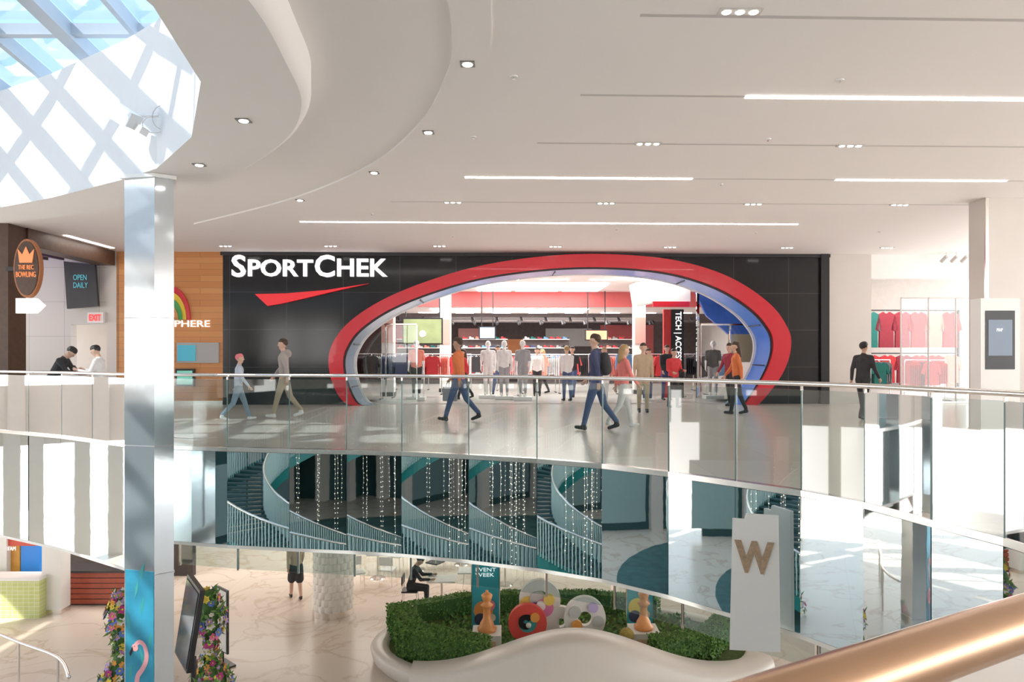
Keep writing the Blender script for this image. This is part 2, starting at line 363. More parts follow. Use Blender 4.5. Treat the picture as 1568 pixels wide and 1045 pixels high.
def seamcol(mb,pl,z0,z1,seams,m):
    zs=[z0]+seams+[z1]
    for a,b in zip(zs[:-1],zs[1:]): mb.prism(pl,a+.005,b-.005,m)
    mb.prism([(sum(p[0] for p in pl)/len(pl)*.03+x*.97,sum(p[1] for p in pl)/len(pl)*.03+y*.97) for x,y in pl],z0,z1,SLOT)
mb=MB(); cpl=[(-5.75,10.55),(-5.24,10.42),(-5.04,10.6),(-5.2,10.92),(-5.7,10.95)]
seamcol(mb,cpl,LF,RZ,[-4,-1.8,.09,1.98],MIRCOL)
mb.prism([(-5.8,10.5),(-5.24,10.38),(-4.99,10.58),(-5.17,10.96),(-5.75,11.0)],RZ-.06,RZ-.005,WHITE)
BL=mat('wrap_blue',(.04,.34,.5),.35,noise=.5,scale=2.5)
dv=Vector((.51,-.13,0)); nn=Vector((-.13,-.51,0)).normalized()
P0=Vector((-5.74,10.55,0))
w=[P0+dv*.03+nn*.004,P0+dv*.97+nn*.004,P0+dv*.97+nn*.012,P0+dv*.03+nn*.012]
mb.prism([(p.x,p.y) for p in w],LF+.05,-1.75,BL)
PK=cm('flamingo_pink',(.9,.42,.44)); PK2=cm('flamingo_deep',(.8,.25,.3)); GRN=cm('wrap_leaf',(.05,.4,.38))
def onw(a,z,o=.014): q=P0+dv*a+nn*o; return (q.x,q.y,z)
def flat(pts,m,o): mb.add([onw(a,z,o) for a,z in pts],[tuple(range(len(pts)))],m)
for k in range(7): # printed leaves
    a0=random.uniform(.12,.85); z0=-1.9-.25*k; sg=random.choice((-1,1))
    flat([(a0,z0),(a0+.08*sg,z0+.1),(a0+.12*sg,z0+.28),(a0-.02*sg,z0+.14)],GRN,.0135)
# printed flamingo: neck ribbon, head, beak, body, wing, legs
nk=cr([(.34,-2.93,0),(.4,-2.84,0),(.52,-2.80,0),(.66,-2.84,0),(.74,-2.95,0),(.72,-3.08,0),(.6,-3.2,0),(.46,-3.3,0),(.42,-3.42,0)],5)
L_=[];R_=[]
for i,p in enumerate(nk):
    t=(nk[min(i+1,len(nk)-1)]-nk[max(i-1,0)]).normalized(); w_=.03+.012*i/len(nk); L_.append((p.x-t.y*w_*1.9,p.y+t.x*w_)); R_.append((p.x+t.y*w_*1.9,p.y-t.x*w_))
for i in range(len(nk)-1): flat([L_[i],L_[i+1],R_[i+1],R_[i]],PK,.016)
flat([(.36+.11*math.cos(t),-2.89+.055*math.sin(t)) for t in np.linspace(0,6.28,14,endpoint=False)],PK,.0175)
flat([(.28,-2.87),(.3,-2.93),(.2,-3.03),(.17,-2.98)],BLACK,.018); flat([(.35+.015*math.cos(t),-2.87+.008*math.sin(t)) for t in np.linspace(0,6.28,8,endpoint=False)],BLACK,.019)
flat([(.6+.34*math.cos(t),-3.56+.17*math.sin(t)+.05*math.cos(t)) for t in np.linspace(0,6.28,20,endpoint=False)],PK,.0165)
flat([(.45,-3.5),(.7,-3.42),(.96,-3.6),(.8,-3.68),(.55,-3.64)],PK2,.018)
flat([(.58,-3.7),(.62,-3.7),(.62,-4.7),(.58,-4.7)],PK2,.0165); flat([(.7,-3.7),(.74,-3.7),(.72,-4.7),(.68,-4.7)],PK2,.0165)
mb.build('mirror_clad_column')

# ---------------------------------------------------------------- store front
oa=[(553,640),(528,618),(510,592),(502,557),(508,527),(532,495),(580,462),(650,432),(740,406),(850,391),(950,390),(1040,400),(1118,425),(1178,465),(1206,503),(1211,530),(1203,562),(1185,592),(1160,622),(1150,634)]
ia=[(562,640),(545,618),(531,592),(524,560),(529,534),(550,505),(596,474),(662,447),(745,424),(850,411),(945,410),(1028,419),(1098,441),(1150,473),(1178,505),(1184,530),(1178,558),(1163,588),(1140,620),(1130,634)]
def arch(pts,dy=0,n=6): 
    return [(p.x,p.z) for p in cr([(E(a,b,dy)[0],0,max(E(a,b,dy)[1],0)) for a,b in pts],n)]
AO=arch(oa,-.5); AI=arch(ia,-.5)
mid=[((a[0]+b[0])/2,(a[1]+b[1])/2) for a,b in zip(AO,AI)]
xl,_=E(341,600); xr,_=E(1268,600)
wp=[(xl,0),(xl,CZ),(xr,CZ),(xr,0)]+[(x,z) for x,z in reversed(mid)]
mb=MB(); mb.xz(wp,0,.35,BLK); mb.b2(xl-.05,xr+.05,-.06,.0,CZ-.1,CZ,DARK); mb.b2(xr-.25,xr,-.1,.35,0,CZ,BLACK)
mb.build('wall_north',FAC)
mb=MB()
def strip(o,i,y0,y1,m):
    n=len(o); vs=[]
    for k in range(n): vs += [(o[k][0],y0,o[k][1]),(i[k][0],y0,i[k][1]),(o[k][0],y1,o[k][1]),(i[k][0],y1,i[k][1])]
    fs=[]
    for k in range(n-1):
        a=4*k;b=a+4; fs += [(a,a+1,b+1,b),(a,b,b+2,a+2),(a+1,a+3,b+3,b+1)]
    mb.add(vs,fs,m,False)
strip(AO,AI,-.5,-.02,RED)
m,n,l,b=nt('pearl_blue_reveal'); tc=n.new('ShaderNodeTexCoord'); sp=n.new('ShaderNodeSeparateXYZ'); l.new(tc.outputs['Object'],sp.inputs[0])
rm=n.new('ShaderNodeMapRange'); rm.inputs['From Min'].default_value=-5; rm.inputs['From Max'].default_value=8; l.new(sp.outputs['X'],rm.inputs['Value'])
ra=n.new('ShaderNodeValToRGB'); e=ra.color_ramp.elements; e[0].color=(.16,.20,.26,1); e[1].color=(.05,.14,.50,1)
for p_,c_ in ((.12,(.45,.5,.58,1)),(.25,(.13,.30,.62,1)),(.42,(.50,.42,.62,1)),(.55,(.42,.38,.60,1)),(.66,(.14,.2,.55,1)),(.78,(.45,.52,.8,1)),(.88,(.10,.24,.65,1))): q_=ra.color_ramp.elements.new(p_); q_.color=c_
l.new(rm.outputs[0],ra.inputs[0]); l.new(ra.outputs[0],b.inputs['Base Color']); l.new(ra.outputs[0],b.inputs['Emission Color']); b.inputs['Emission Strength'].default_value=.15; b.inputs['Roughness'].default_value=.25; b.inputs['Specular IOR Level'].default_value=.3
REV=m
def sh(A,k,z): return [(1.3+(x-1.3)*k,max(0,zz*z)) for x,zz in A]
A2=sh(AI,.990,.987); A3=sh(AI,.982,.980); A4=sh(AI,.970,.972)
strip(AI,A2,-.42,-.02,DARK)
mb.loft([[(x,-.4,z) for x,z in A2],[(x,.36,z) for x,z in A3],[(x,.55,z) for x,z in A3]],REV,closed=False)
strip(A3,A4,.55,.65,WHITE)
for k in range(12,len(A2)-12,14):
    p=A3[k]; mb.box((p[0],.1,p[1]-.01),(.03,.9,.03),DARK)
mb.build('red_oval_portal',FAC)
mb=MB()
def tx(s,a0,a1,b0,b1,off=.02,m=SIGNW,y=-.02,d=.08):
    x0,z0=E(a0,b1); x1,z1=E(a1,b0); mb.text(s,x0,x1,z0,z1,y,m,d,off)
tx('S',356,377,391,425,.02); tx('PORT',381,480,398,424,.02); tx('C',483,513,391,425,.02); tx('HEK',517,594,397,424,.02)
sw=[E(*p) for p in [(392,451),(440,450),(500,445),(565,435),(520,445),(470,457),(430,466),(411,469)]]
mb.xz(sw,-.12,-.01,mat('sign_red',(.75,.03,.04),.4,emit=.3,noise=.03))
mb.build('store_sign',FAC)

# ---------------------------------------------------------------- store interior
mb=MB(); STC=mat('store_ceiling',(.82,.78,.76),.6,noise=.03); STD=mat('store_dark',(.10,.085,.085),.7,noise=.3)
PINK=mat('store_red_band',(.75,.16,.16),.5,noise=.05)
mb.b2(-9,11,.45,19,-.15,0.002,STFL); mb.build('floor_store',FAC)
mb=MB()
mb.b2(-9,11,.36,10,4.25,4.4,STC); mb.b2(-9,11,10,10.3,3.6,4.4,PINK); mb.b2(-9,11,10.3,19,3.6,3.7,STC)
mb.b2(-9,11,15,15.2,3.15,3.6,STD)
LP=mat('store_light_panel',(1,.98,.95),.5,emit=4)
for x,w in ((-1.2,1.4),(.4,1.8),(2.4,1.5),(-3.8,1.6)): mb.b2(x,x+w,6.2,9.4,4.2,4.26,LP)
for x in (-3.4,-.9,1.6): mb.b2(x,x+2.2,11.2,13.4,3.56,3.61,LP)
for x in np.arange(-6,9,1.8):
    for y in (3.0,5.0): mb.b2(x,x+1.0,y,y+.1,4.22,4.26,LIT)
    for y in (14,16.4): mb.b2(x,x+.9,y,y+.12,3.56,3.61,LIT)
# hanging dark track beams
for y in (11.0,13.8,14.6):
    mb.b2(-8,9.5,y,y+.12,3.2,3.32,STD)
    for x in np.arange(-7,9,1.1): mb.cyl((x,y+.06,3.2),(x+.05,y-.02,3.02),.06,.07,DARK,8)
mb.build('ceiling_store',FAC)
mb=MB(); mb.b2(-9,11,19,19.2,0,3.6,STD); mb.b2(-9.2,-9,.36,19.2,0,4.4,STC); mb.b2(11,11.2,5.3,19.2,0,4.4,STC)
for x0,x1,z0,z1,c in [(-6,-3,1.4,3.2,(.6,.08,.08)),(-2.5,-.5,2.1,3.0,(.7,.35,.33)),(.2,2,1.6,2.4,(.75,.3,.12)),(2.4,5,2.0,3.0,(.5,.5,.5)),(5.5,8.5,1.4,3.2,(.55,.12,.12))]:
    mb.b2(x0,x1,18.9,19,z0,z1,cm('dept_%d'%int(x0*10),c))
mb.build('wall_store_back',FAC)
for a,dy in ((690,7.5),(985,6),(600,4.5)):
    mb=MB(); x=E(a,500,dy)[0]; mb.b2(x-.22,x+.22,dy-.2,dy+.2,0.004,4.24,WHITE); mb.b2(x-.25,x+.25,dy-.23,dy+.23,0.004,.15,DARK)
    mb.b2(x-.2,x+.2,dy-.24,dy-.2,1.9,2.9,cm('pillar_poster_%d'%a,random.choice(((.6,.1,.1),(.2,.3,.5),(.7,.4,.35))))); mb.build('store_pillar',FAC,.01)
def screen(a0,a1,b0,b1,dy,m,ball=False):
    global mb
    mb=MB(); x0,z1=E(a0,b0,dy); x1,z0=E(a1,b1,dy)
    mb.b2(x0,x1,dy,dy+.12,z0,z1,DARK); mb.b2(x0+.05,x1-.05,dy-.03,dy,z0+.05,z1-.05,m)
    if ball: mb.ell(((x0+x1)/2,dy-.04,(z0+z1)/2-.1),(.13,.01,.13),WHITE)
    mb.b2(x0+.1,x0+.14,dy+.02,dy+.06,z1,4.24 if dy<10 else 3.59,DARK); mb.b2(x1-.14,x1-.1,dy+.02,dy+.06,z1,4.24 if dy<10 else 3.59,DARK); mb.build('video_screen',FAC)
screen(622,684,487,528,5.4,mat('screen_field',(.22,.26,.13),.3,emit=.7,noise=.8,scale=1.5),True)
screen(742,768,500,520,9,mat('screen_blue',(.3,.4,.6),.3,emit=.8,noise=.6,scale=2))
screen(905,940,505,522,9.5,mat('screen_orange',(.7,.35,.2),.3,emit=.8,noise=.6,scale=2))
mb=MB(); x0,z1=E(1032,474,3.2); x1,z0=E(1051,556,3.2)
mb.b2(x0,x1,3.2,3.35,.004,z1,BLACK); mb.text('TECH | ACCESS',x0+.08,x1-.08,z0+.05,z1-.08,3.2,SIGNW,.01,.02,rot90=True)
mb.b2(x0-.25,x0,3.25,3.4,.004,z1,REDF); mb.build('department_banner',FAC)
mb=MB(); pts=[E(*p,4) for p in [(975,434),(1005,428),(1062,428),(1062,462),(1020,462),(980,468)]]; mb.xz(pts,4,4.8,WHITE)
x0,z1=E(1004,462,4);x1,z0=E(1060,470,4); mb.b2(x0,x1,3.95,4.0,z0,z1,RED); mb.build('hanging_soffit',FAC)
mb=MB(); BW=mat('blue_graphic',(.06,.15,.55),.2,noise=.6,scale=1.2,emit=.12)
x0,z1=E(1060,428,2.6); x1,z0=E(1180,520,2.6); mb.xz([(x0,z1),(x1,z1-.1),(x1,z0),(x0+1.5,z0),(x0+.55,z0+.8)],2.6,2.75,BW)
mb.b2(x1-.1,x1,2.6,2.75,0.004,z1,BW)
x0,z1=E(1118,512,2.2); x1,z0=E(1166,555,2.2); mb.b2(x0,x1,2.2,2.26,z0,z1,cm('poster_cream',(.75,.68,.5))); mb.b2(x0+.1,x0+.2,2.22,2.26,0.004,z0,DARK); mb.b2(x1-.2,x1-.1,2.22,2.26,0.004,z0,DARK)
mb.b2(E(1070,0,2.2)[0],E(1070,0,2.2)[0]+.08,2.2,2.3,0.004,4.24,CHROME)
mb.build('wall_graphic_panel',FAC)
mb=MB()
for a0,a1 in ((545,640),(1075,1165)):
    X0=E(a0,0,1.3)[0]; X1=E(a1,0,1.3)[0]
    mb.b2(X0,X1,1.3,1.315,.06,2.4,SHOPGL); mb.b2(X0,X1,1.28,1.33,.004,.06,STEEL); mb.b2(X0,X1,1.28,1.33,2.4,2.45,STEEL)
    for q in np.linspace(X0,X1,3): mb.b2(q-.02,q+.02,1.28,1.33,.06,2.4,CHROME)
mb.build('window_2',FAC)
shirt=[(-.08,0),(-.03,-.03),(.03,-.03),(.08,0),(.2,-.05),(.29,-.33),(.21,-.36),(.17,-.2),(.18,-.66),(-.18,-.66),(-.17,-.2),(-.21,-.36),(-.29,-.33),(-.2,-.05)]
CL=[cl('cloth_red',(.65,.05,.06)),cl('cloth_white',(.78,.76,.75)),cl('cloth_grey',(.35,.35,.37)),cl('cloth_navy',(.05,.07,.18)),cl('cloth_coral',(.85,.28,.22)),cl('cloth_black',(.035,.035,.04)),cl('cloth_teal',(.02,.18,.16)),cl('cloth_burgundy',(.3,.03,.05)),cl('cloth_blue',(.15,.35,.6))]
def rack(x,y,cols,w=1.4,M=FAC,h=1.5):
    mb=MB()
    for sx in (-w/2,w/2):
        mb.cyl((x+sx,y,.03),(x+sx,y,h),.018,.018,CHROME,8); mb.b2(x+sx-.02,x+sx+.02,y-.3,y+.3,0.004,.04,DARK)
    mb.cyl((x-w/2,y,h),(x+w/2,y,h),.018,.018,CHROME,8)
    n=int(w/.07)
    for i in range(n):
        c=cols[int(i/n*len(cols))]; xx=x-w/2+.05+(w-.1)*i/(n-1); l=random.uniform(.62,.75)
        mb.add([(xx-.012,y-.22,h-.13),(xx,y,h-.05),(xx+.012,y+.22,h-.13),(xx+.015,y+.2,h-.1-l),(xx-.015,y-.2,h-.1-l),(xx+.03,y,h-.08-l)],[(0,1,2,3,5,4)],c)
        mb.box((xx,y,h-.1-l/2),(.035,.38,l-.1),c)
        mb.tube([(xx,y,h-.05),(xx,y,h+.02)],.004,CHROME,5)
    c=cols[0]; mb.xz([(x+a*1.1,h-.06+b*1.1) for a,b in shirt],y-.36,y-.3,c); mb.tube([(x,y-.33,h-.06),(x,y-.2,h),(x,y,h)],.008,CHROME,5)
    mb.build('clothing_rack',M)
for a,dy,cs in [(575,3.4,(5,2)),(620,2.6,(3,5,2)),(668,4.0,(0,4)),(705,5.5,(0,0,1)),(775,4.6,(5,1)),(835,6,(4,1)),(885,7,(0,5,5)),(930,5.4,(5,4)),(1015,5,(0,0,5)),(1075,3.9,(5,3)),(1110,5,(8,1)),(790,8.5,(0,2)),(860,9.6,(8,5)),(640,9.3,(3,1)),(1050,8.5,(0,1)),(955,11,(2,8)),(740,11.5,(5,0))]:
    rack(E(a,600,dy)[0],dy,[CL[k] for k in cs],random.choice((1.1,1.4)))
for x0 in (-5.5,-2.2,1.0,4.6):
    mb=MB(); mb.b2(x0,x0+2.4,16,16.4,0.004,2.4,STD)
    for z in (.5,.95,1.4,1.85,2.3):
        mb.b2(x0,x0+2.4,15.7,16,z,z+.03,WHITE)
        for k in range(7): 
            xx=x0+.2+k*.33; c=random.choice(CL); mb.box((xx,15.85,z+.07),(.24,.12,.07),c); mb.box((xx-.06,15.85,z+.12),(.1,.11,.08),c)
    mb.build('shoe_shelf',FAC)

# ---------------------------------------------------------------- left shops
mb=MB(); x0=E(178,0)[0]; x1=E(341,0)[0]; mb.b2(x0,x1,0,.3,0,CZ,WOOD); mb.b2(x0,x1,-.02,0,0,.12,STEEL); mb.build('wall_wood',FAC)
mb=MB()
def bx(a0,a1,b0,b1,y0,y1,m):
    X0,Z1=E(a0,b0); X1,Z0=E(a1,b1); mb.b2(X0,X1,y0,y1,Z0,Z1,m)
bx(272,336,525,556,-.08,0,cm('grey_frame',(.45,.45,.45))); bx(274,301,529,553,-.1,-.08,cm('scr_teal',(.05,.3,.4),.3,.4)); mb.build('wall_display',FAC)
mb=MB(); bx(270,299,565,592,-.08,0,DARK); bx(273,296,568,589,-.1,-.08,cm('scr_green',(.15,.45,.35),.3,.5)); mb.build('wall_screen',FAC)
mb=MB(); cxz=E(262,490)
for r,c in ((.98,RED),(.8,cm('arc_yellow',(.85,.6,.05))),(.62,cm('arc_green',(.08,.4,.12))),(.42,WOOD)):
    pp=[(cxz[0]+.58*r*math.cos(t)*1.0,cxz[1]+1.0*r*math.sin(t)) for t in np.linspace(0,math.pi,20)]
    mb.xz(pp,-.06-.02*(1-r)*5,0,c)
tx('SPHERE',259,322,491,501,.0,SIGNW,-.02,.04); mb.build('rainbow_arch_sign',FAC)
TILE=mat_tile('pale_tile',(.6,.57,.53),(.66,.62,.58),(.4,.38,.35),1.0,1.0,.3,plane='XZ')
mb=MB(); X0=E(-60,0)[0]; Xa=E(108,0)[0]; Xb=E(163,0)[0]; Xc=E(182,0)[0]; zt=E(0,497)[1]
mb.b2(X0,Xa,.0,.3,0,CZ,TILE); mb.b2(Xa,Xb,0,.3,zt,CZ,TILE); mb.b2(Xb,Xc,0,.3,0,CZ,BEIGE); mb.b2(X0,Xc,3,3.2,0,CZ,BEIGE)
mb.b2(X0,Xc,.3,3,zt+.3,zt+.4,BEIGE)
mb.b2(Xa,Xb,2.2,2.6,0,1.2,mat('counter_orange',(.5,.16,.06),.4,noise=.1))
mb.build('wall_northwest',FAC)
mb=MB(); pp=[E(*p) for p in [(105,402),(152,407),(157,470),(110,474)]]; mb.xz(pp,-.25,-.15,DARK); 
mb.text('OPEN\nDAILY',E(120,0)[0],E(142,0)[0],E(0,442)[1],E(0,422)[1],-.26,mat('scr_txt',(.1,.4,.45),.4,emit=.4),.01)
mb.b2(E(128,0)[0],E(132,0)[0],-.2,0,E(0,440)[1],E(0,436)[1],DARK); mb.build('menu_screen',FAC)
mb=MB(); bx(137,161,479,495,-.12,0,WHITE)
tx('EXIT',140,158,482,492,.02,mat('exit_red',(.8,.05,.05),.4,emit=.6),-.13,.01); mb.build('exit_sign',FAC)
mb=MB(); mb.b2(-12.6,-11.55,16.3,16.9,0,CZ-.002,DWOOD); mb.b2(-12.0,-11.5,16.9,20.6,4.05,CZ-.002,DWOOD); mb.b2(-15,-12,16.9,20.2,4.25,4.3,mat('purple_lit',(.25,.2,.6),.4,emit=.6,noise=.4,scale=4))  # purple light on the canopy ceiling is put into its colour and glow
for k in range(6): mb.b2(-14.6+k*.45,-14.52+k*.45,16.9,20.2,4.15,4.25,DWOOD)
mb.build('timber_canopy')
mb=MB(); cx,cz,yy=X(41,15.9),Z(411,15.9),15.9
N=28; oval=[(cx+.3*math.cos(t),cz+.66*math.sin(t)) for t in np.linspace(0,2*math.pi,N,endpoint=False)]
mb.xz(oval,yy,yy+.12,cm('rim_copper',(.45,.18,.08))); mb.xz([(cx+(a-cx)*.88,cz+(b-cz)*.92) for a,b in oval],yy-.02,yy,DWOOD)
OR=cm('sign_orange',(.85,.3,.12),.5,.3)
mb.xz([(cx-.14,cz+.12),(cx-.18,cz+.42),(cx-.08,cz+.3),(cx,cz+.48),(cx+.08,cz+.3),(cx+.18,cz+.42),(cx+.14,cz+.12)],yy-.04,yy-.02,OR)
mb.text('THE REC',cx-.17,cx+.17,cz-.03,cz+.07,yy-.02,OR,.02); mb.text('BOWLING',cx-.22,cx+.22,cz-.2,cz-.08,yy-.02,OR,.02)
mb.xz([(cx-.25,Z(480,yy)),(cx-.25,Z(457,yy)),(cx+.2,Z(457,yy)),(cx+.38,Z(468,yy)),(cx+.2,Z(480,yy))],yy,yy+.08,SIGNW)
mb.b2(cx-.55,cx-.1,yy+.1,yy+.39,cz-.05,cz+.05,DARK); mb.build('oval_blade_sign')

# ---------------------------------------------------------------- right side
mb=MB(); a=E(1268,0)[0]; b=E(1333,0)[0]; c=E(1500,0)[0]; z1=E(0,452)[1]
mb.b2(a,b,-.05,.3,0,CZ,BEIGE); mb.b2(b,c+3,0,.3,3.75,CZ,WHITE); mb.b2(b,b+.1,.3,5,0,CZ,BEIGE); mb.b2(b,c+3,5,5.2,0,CZ,mat('shop_back',(.50,.46,.43),.6,noise=.1)); mb.b2(b,c+3,.3,5,CZ-.1,CZ,WHITE)
mb.b2(b,c+3,.43,5,-.1,.003,STFL)
mb.build('wall_northeast',FAC)
mb=MB()
for xx in np.linspace(b+1.0,c+.2,4): mb.b2(xx-.015,xx+.015,.1,.14,0,3.2,SLOT)
mb.b2(b+1.0,c+.2,.1,.14,3.16,3.2,SLOT); mb.b2(b+1.0,c+.2,.11,.12,0,3.16,SHOPGL); mb.b2(b+1.0,c+.2,.1,.14,0,.06,STEEL); mb.build('window_1',FAC)
rack(b+1.0,1.6,[CL[6],CL[2],CL[2]],1.0,h=1.3); rack(b+2.4,1.2,[CL[0],CL[7],CL[0]],1.3,h=1.3)
mb=MB(); XE=c+1
mb.b2(b+.3,XE,2.4,2.5,2.94,2.98,DARK); mb.b2(b+.3,b+.35,2.4,2.5,0.004,2.94,DARK); mb.b2(XE-.05,XE,2.4,2.5,0.004,2.94,DARK); mb.b2(b+.3,XE,2.4,2.5,1.5,1.54,DARK)
for k,ci in enumerate((6,6,7,7,0,4,0)): 
    mb.xz([(b+.7+k*.54+p*1.35,2.9+q*1.8) for p,q in shirt],2.28,2.36,CL[ci]); mb.tube([(b+.7+k*.54,2.33,2.86),(b+.7+k*.54,2.4,2.96)],.008,CHROME,5)
for k,ci in enumerate((2,0,0,7,0,0,4)): mb.xz([(b+.75+k*.54+p*1.25,1.46+q*1.4) for p,q in shirt],2.28,2.36,CL[ci]); mb.tube([(b+.75+k*.54,2.33,1.42),(b+.75+k*.54,2.4,1.52)],.008,CHROME,5)
mb.b2(b+.3,XE,2.2,2.6,0.004,.4,WHITE)
for k in range(10): mb.b2(b+.4+k*.38,b+.66+k*.38,2.25,2.55,.4,.52,random.choice((CL[0],CL[2],CL[4],CL[1])))
mb.build('garment_display',FAC)
mb=MB()
for k in range(3):
    x=b+2.0+k*.3; mb.cyl((x,-.5,CZ),(x,-.5,CZ-.12),.02,.02,WHITE,8); mb.cyl((x,-.5,CZ-.12),(x-.06,-.35,CZ-.26),.06,.06,SLOT,12)
mb.build('track_spotlight',FAC)
mb=MB(); mb.b2(9.12,16,13.7,14.2,0,CZ-.002,BEIGE); mb.b2(9.1,9.16,13.66,13.7,0,CZ-.002,STEEL); mb.b2(9.12,16,13.68,13.7,0,.12,STEEL); mb.build('wall_east_pier')
mb=MB(); yk=13.0; xa=X(1502,yk); xb=X(1562,yk)
mb.b2(xa,xb,yk,yk+.3,0,Z(457,yk),WHITE); mb.b2(xa+.08,xb-.1,yk-.01,yk,Z(566,yk),Z(476,yk),DARK); mb.b2(xa+.13,xb-.15,yk-.015,yk-.01,Z(545,yk),Z(490,yk),cm('kiosk_screen',(.12,.16,.22),.2,.3)); mb.b2(xa-.03,xb+.03,yk-.03,yk+.33,0,.08,STEEL)
mb.text('MAP',xa+.28,xb-.33,Z(508,yk),Z(503,yk),yk-.015,SIGNW,.005); mb.build('directory_kiosk',None,.01)
p=Vector((2.54,8.0)); q=Vector((3.05,7.44)); t=(q-p).normalized()
mc=(p+q)/2+Vector((-.95,-.85))*.25; Mk=Matrix.Translation((mc.x,mc.y,0))@Matrix.Rotation(-.32,4,'Z')
mb=MB(); mb.xz([(-.22,-.32),(-.1,-.32),(-.08,-.26),(.24,-.26),(.26,-1.68),(-.25,-1.72)],-.02,.02,WHITE)
mb.b2(-.02,.02,.02,.16,-.5,-.46,STEEL); mb.b2(-.02,.02,.02,.16,-1.3,-1.26,STEEL)
mb.text('W',-.2,.2,-.88,-.54,-.022,mat('letter_brown',(.42,.30,.2),.5,noise=.5,scale=30),.01,.05)
mb.build('letter_sign',Mk)

# ---------------------------------------------------------------- lower level
def fd(v): return (EYE-LF)*F/(v-547)  # image pixel row -> depth on the lower floor
mb=MB(); R=.49; n=64; rings=[]
cx,cy=-4.6,18.3
for j in range(0,121):
    z=LF+.16+j*(3.55/120); row=j//6; fr=(j%6)/6
    rings.append([(cx+(R+.035*(1-fr)*abs(math.cos(8*(2*math.pi*i/n)+row*math.pi/2)))*math.cos(2*math.pi*i/n),cy+(R+.035*(1-fr)*abs(math.cos(8*(2*math.pi*i/n)+row*math.pi/2)))*math.sin(2*math.pi*i/n),z) for i in range(n)])
mb.loft(rings,mat('scale_plaster',(.80,.76,.70),.6,noise=.03),smooth=False)
mb.cyl((cx,cy,LF),(cx,cy,LF+.17),R+.03,R+.03,STEEL,40); mb.build('textured_column')
mb=MB(); ctr=(1.2,15.7)
def ellp(a,b,n=56): return [(ctr[0]+a*math.cos(t),ctr[1]+b*math.sin(t)) for t in np.linspace(0,2*math.pi,n,endpoint=False)]
STN=mat('bench_solid_white',(.76,.71,.65),.3,noise=.02)
def zr(p,z): return [(x,y,z) for x,y in p]
mb.loft([zr(ellp(4.15,2.4),LF),zr(ellp(4.25,2.5),LF+.1),zr(ellp(4.3,2.55),LF+.3),zr(ellp(4.26,2.5),LF+.36),zr(ellp(3.95,2.2),LF+.37),zr(ellp(3.9,2.15),LF+.3)],STN)
mb.prism(ellp(3.95,2.2),LF+.25,LF+.3,mat('soil_moss',(.10,.14,.04),.9,noise=.5,scale=12))
xs=np.linspace(-2.0,5.4,56)
def top(x): return -4.88+1.05*math.exp(-((x-1.2)/2.1)**2)
def fy(x): return ctr[1]-2.62*math.sqrt(max(0.02,1-((x-ctr[0])/4.6)**2))
rg=[]
for x in xs:
    y=fy(x); t=top(x)
    rg.append([(x,y,LF),(x,y-.03,t-.1),(x,y+.04,t-.02),(x,y+.12,t),(x,y+.6,t+.02),(x,y+.7,t-.03),(x,y+.75,LF+.3)])
mb.loft(rg,STN,closed=False); mb.build('planter_bench')
def hedge(name,path,w,h,z0,cnt):
    mb=MB(); P=[Vector((x,y,0)) for x,y in path]
    for i in range(len(P)-1):
        a,b=P[i],P[i+1]; t=(b-a); L=t.length; ang=math.atan2(t.y,t.x); c=(a+b)/2
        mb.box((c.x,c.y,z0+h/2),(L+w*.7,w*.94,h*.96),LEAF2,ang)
    tot=sum((P[i+1]-P[i]).length for i in range(len(P)-1))
    for i in range(len(P)-1):
        a,b=P[i],P[i+1]; L=(b-a).length; t=(b-a).normalized(); nn=Vector((-t.y,t.x,0))
        for k in range(int(cnt*L/tot)):
            s=random.uniform(-w/2,L+w/2); r=random.random()
            if r<.4: q=a+t*s+nn*random.uniform(-w/2,w/2)+Vector((0,0,z0+h)); 
            elif r<.9: q=a+t*s+nn*(w/2*random.choice((-1,1)))+Vector((0,0,z0+random.uniform(0,h)))
            else: q=a+t*random.choice((-w/2,L+w/2))+nn*random.uniform(-w/2,w/2)+Vector((0,0,z0+random.uniform(0,h)))
            q+=Vector((random.gauss(0,.015),random.gauss(0,.015),random.gauss(0,.015)))
            u=Vector((random.gauss(0,1),random.gauss(0,1),random.gauss(0,1))).normalized(); v=u.orthogonal().normalized(); s_=.03
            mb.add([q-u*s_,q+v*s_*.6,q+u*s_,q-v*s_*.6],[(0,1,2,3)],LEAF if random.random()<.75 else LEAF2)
    return mb.build(name)
HZ=LF+.3
hedge('hedge',[(-2.55,16.2),(-2.1,15.0),(-.75,14.35)],.5,.62,HZ,9000)
hedge('hedge',[(-2.2,17.0),(-1.2,17.5),(0,17.7),(2,17.7),(3.4,17.3)],.35,.45,HZ,5000)
hedge('hedge',[(3.1,14.7),(4.1,15.0),(4.6,15.7)],.45,.5,HZ,5000)
mb=MB()
for k in range(2200):
    q=Vector((random.uniform(-1.6,4.2),random.uniform(14.6,17.2),HZ+random.uniform(0,.14))); u=Vector((random.gauss(0,1),random.gauss(0,1),random.gauss(0,1))).normalized(); v=u.orthogonal()*.03
    mb.add([q-u*.06,q+v,q+u*.06,q-v],[(0,1,2,3)],random.choice((LEAF,LEAF2)))
mb.build('ground_cover_plants')
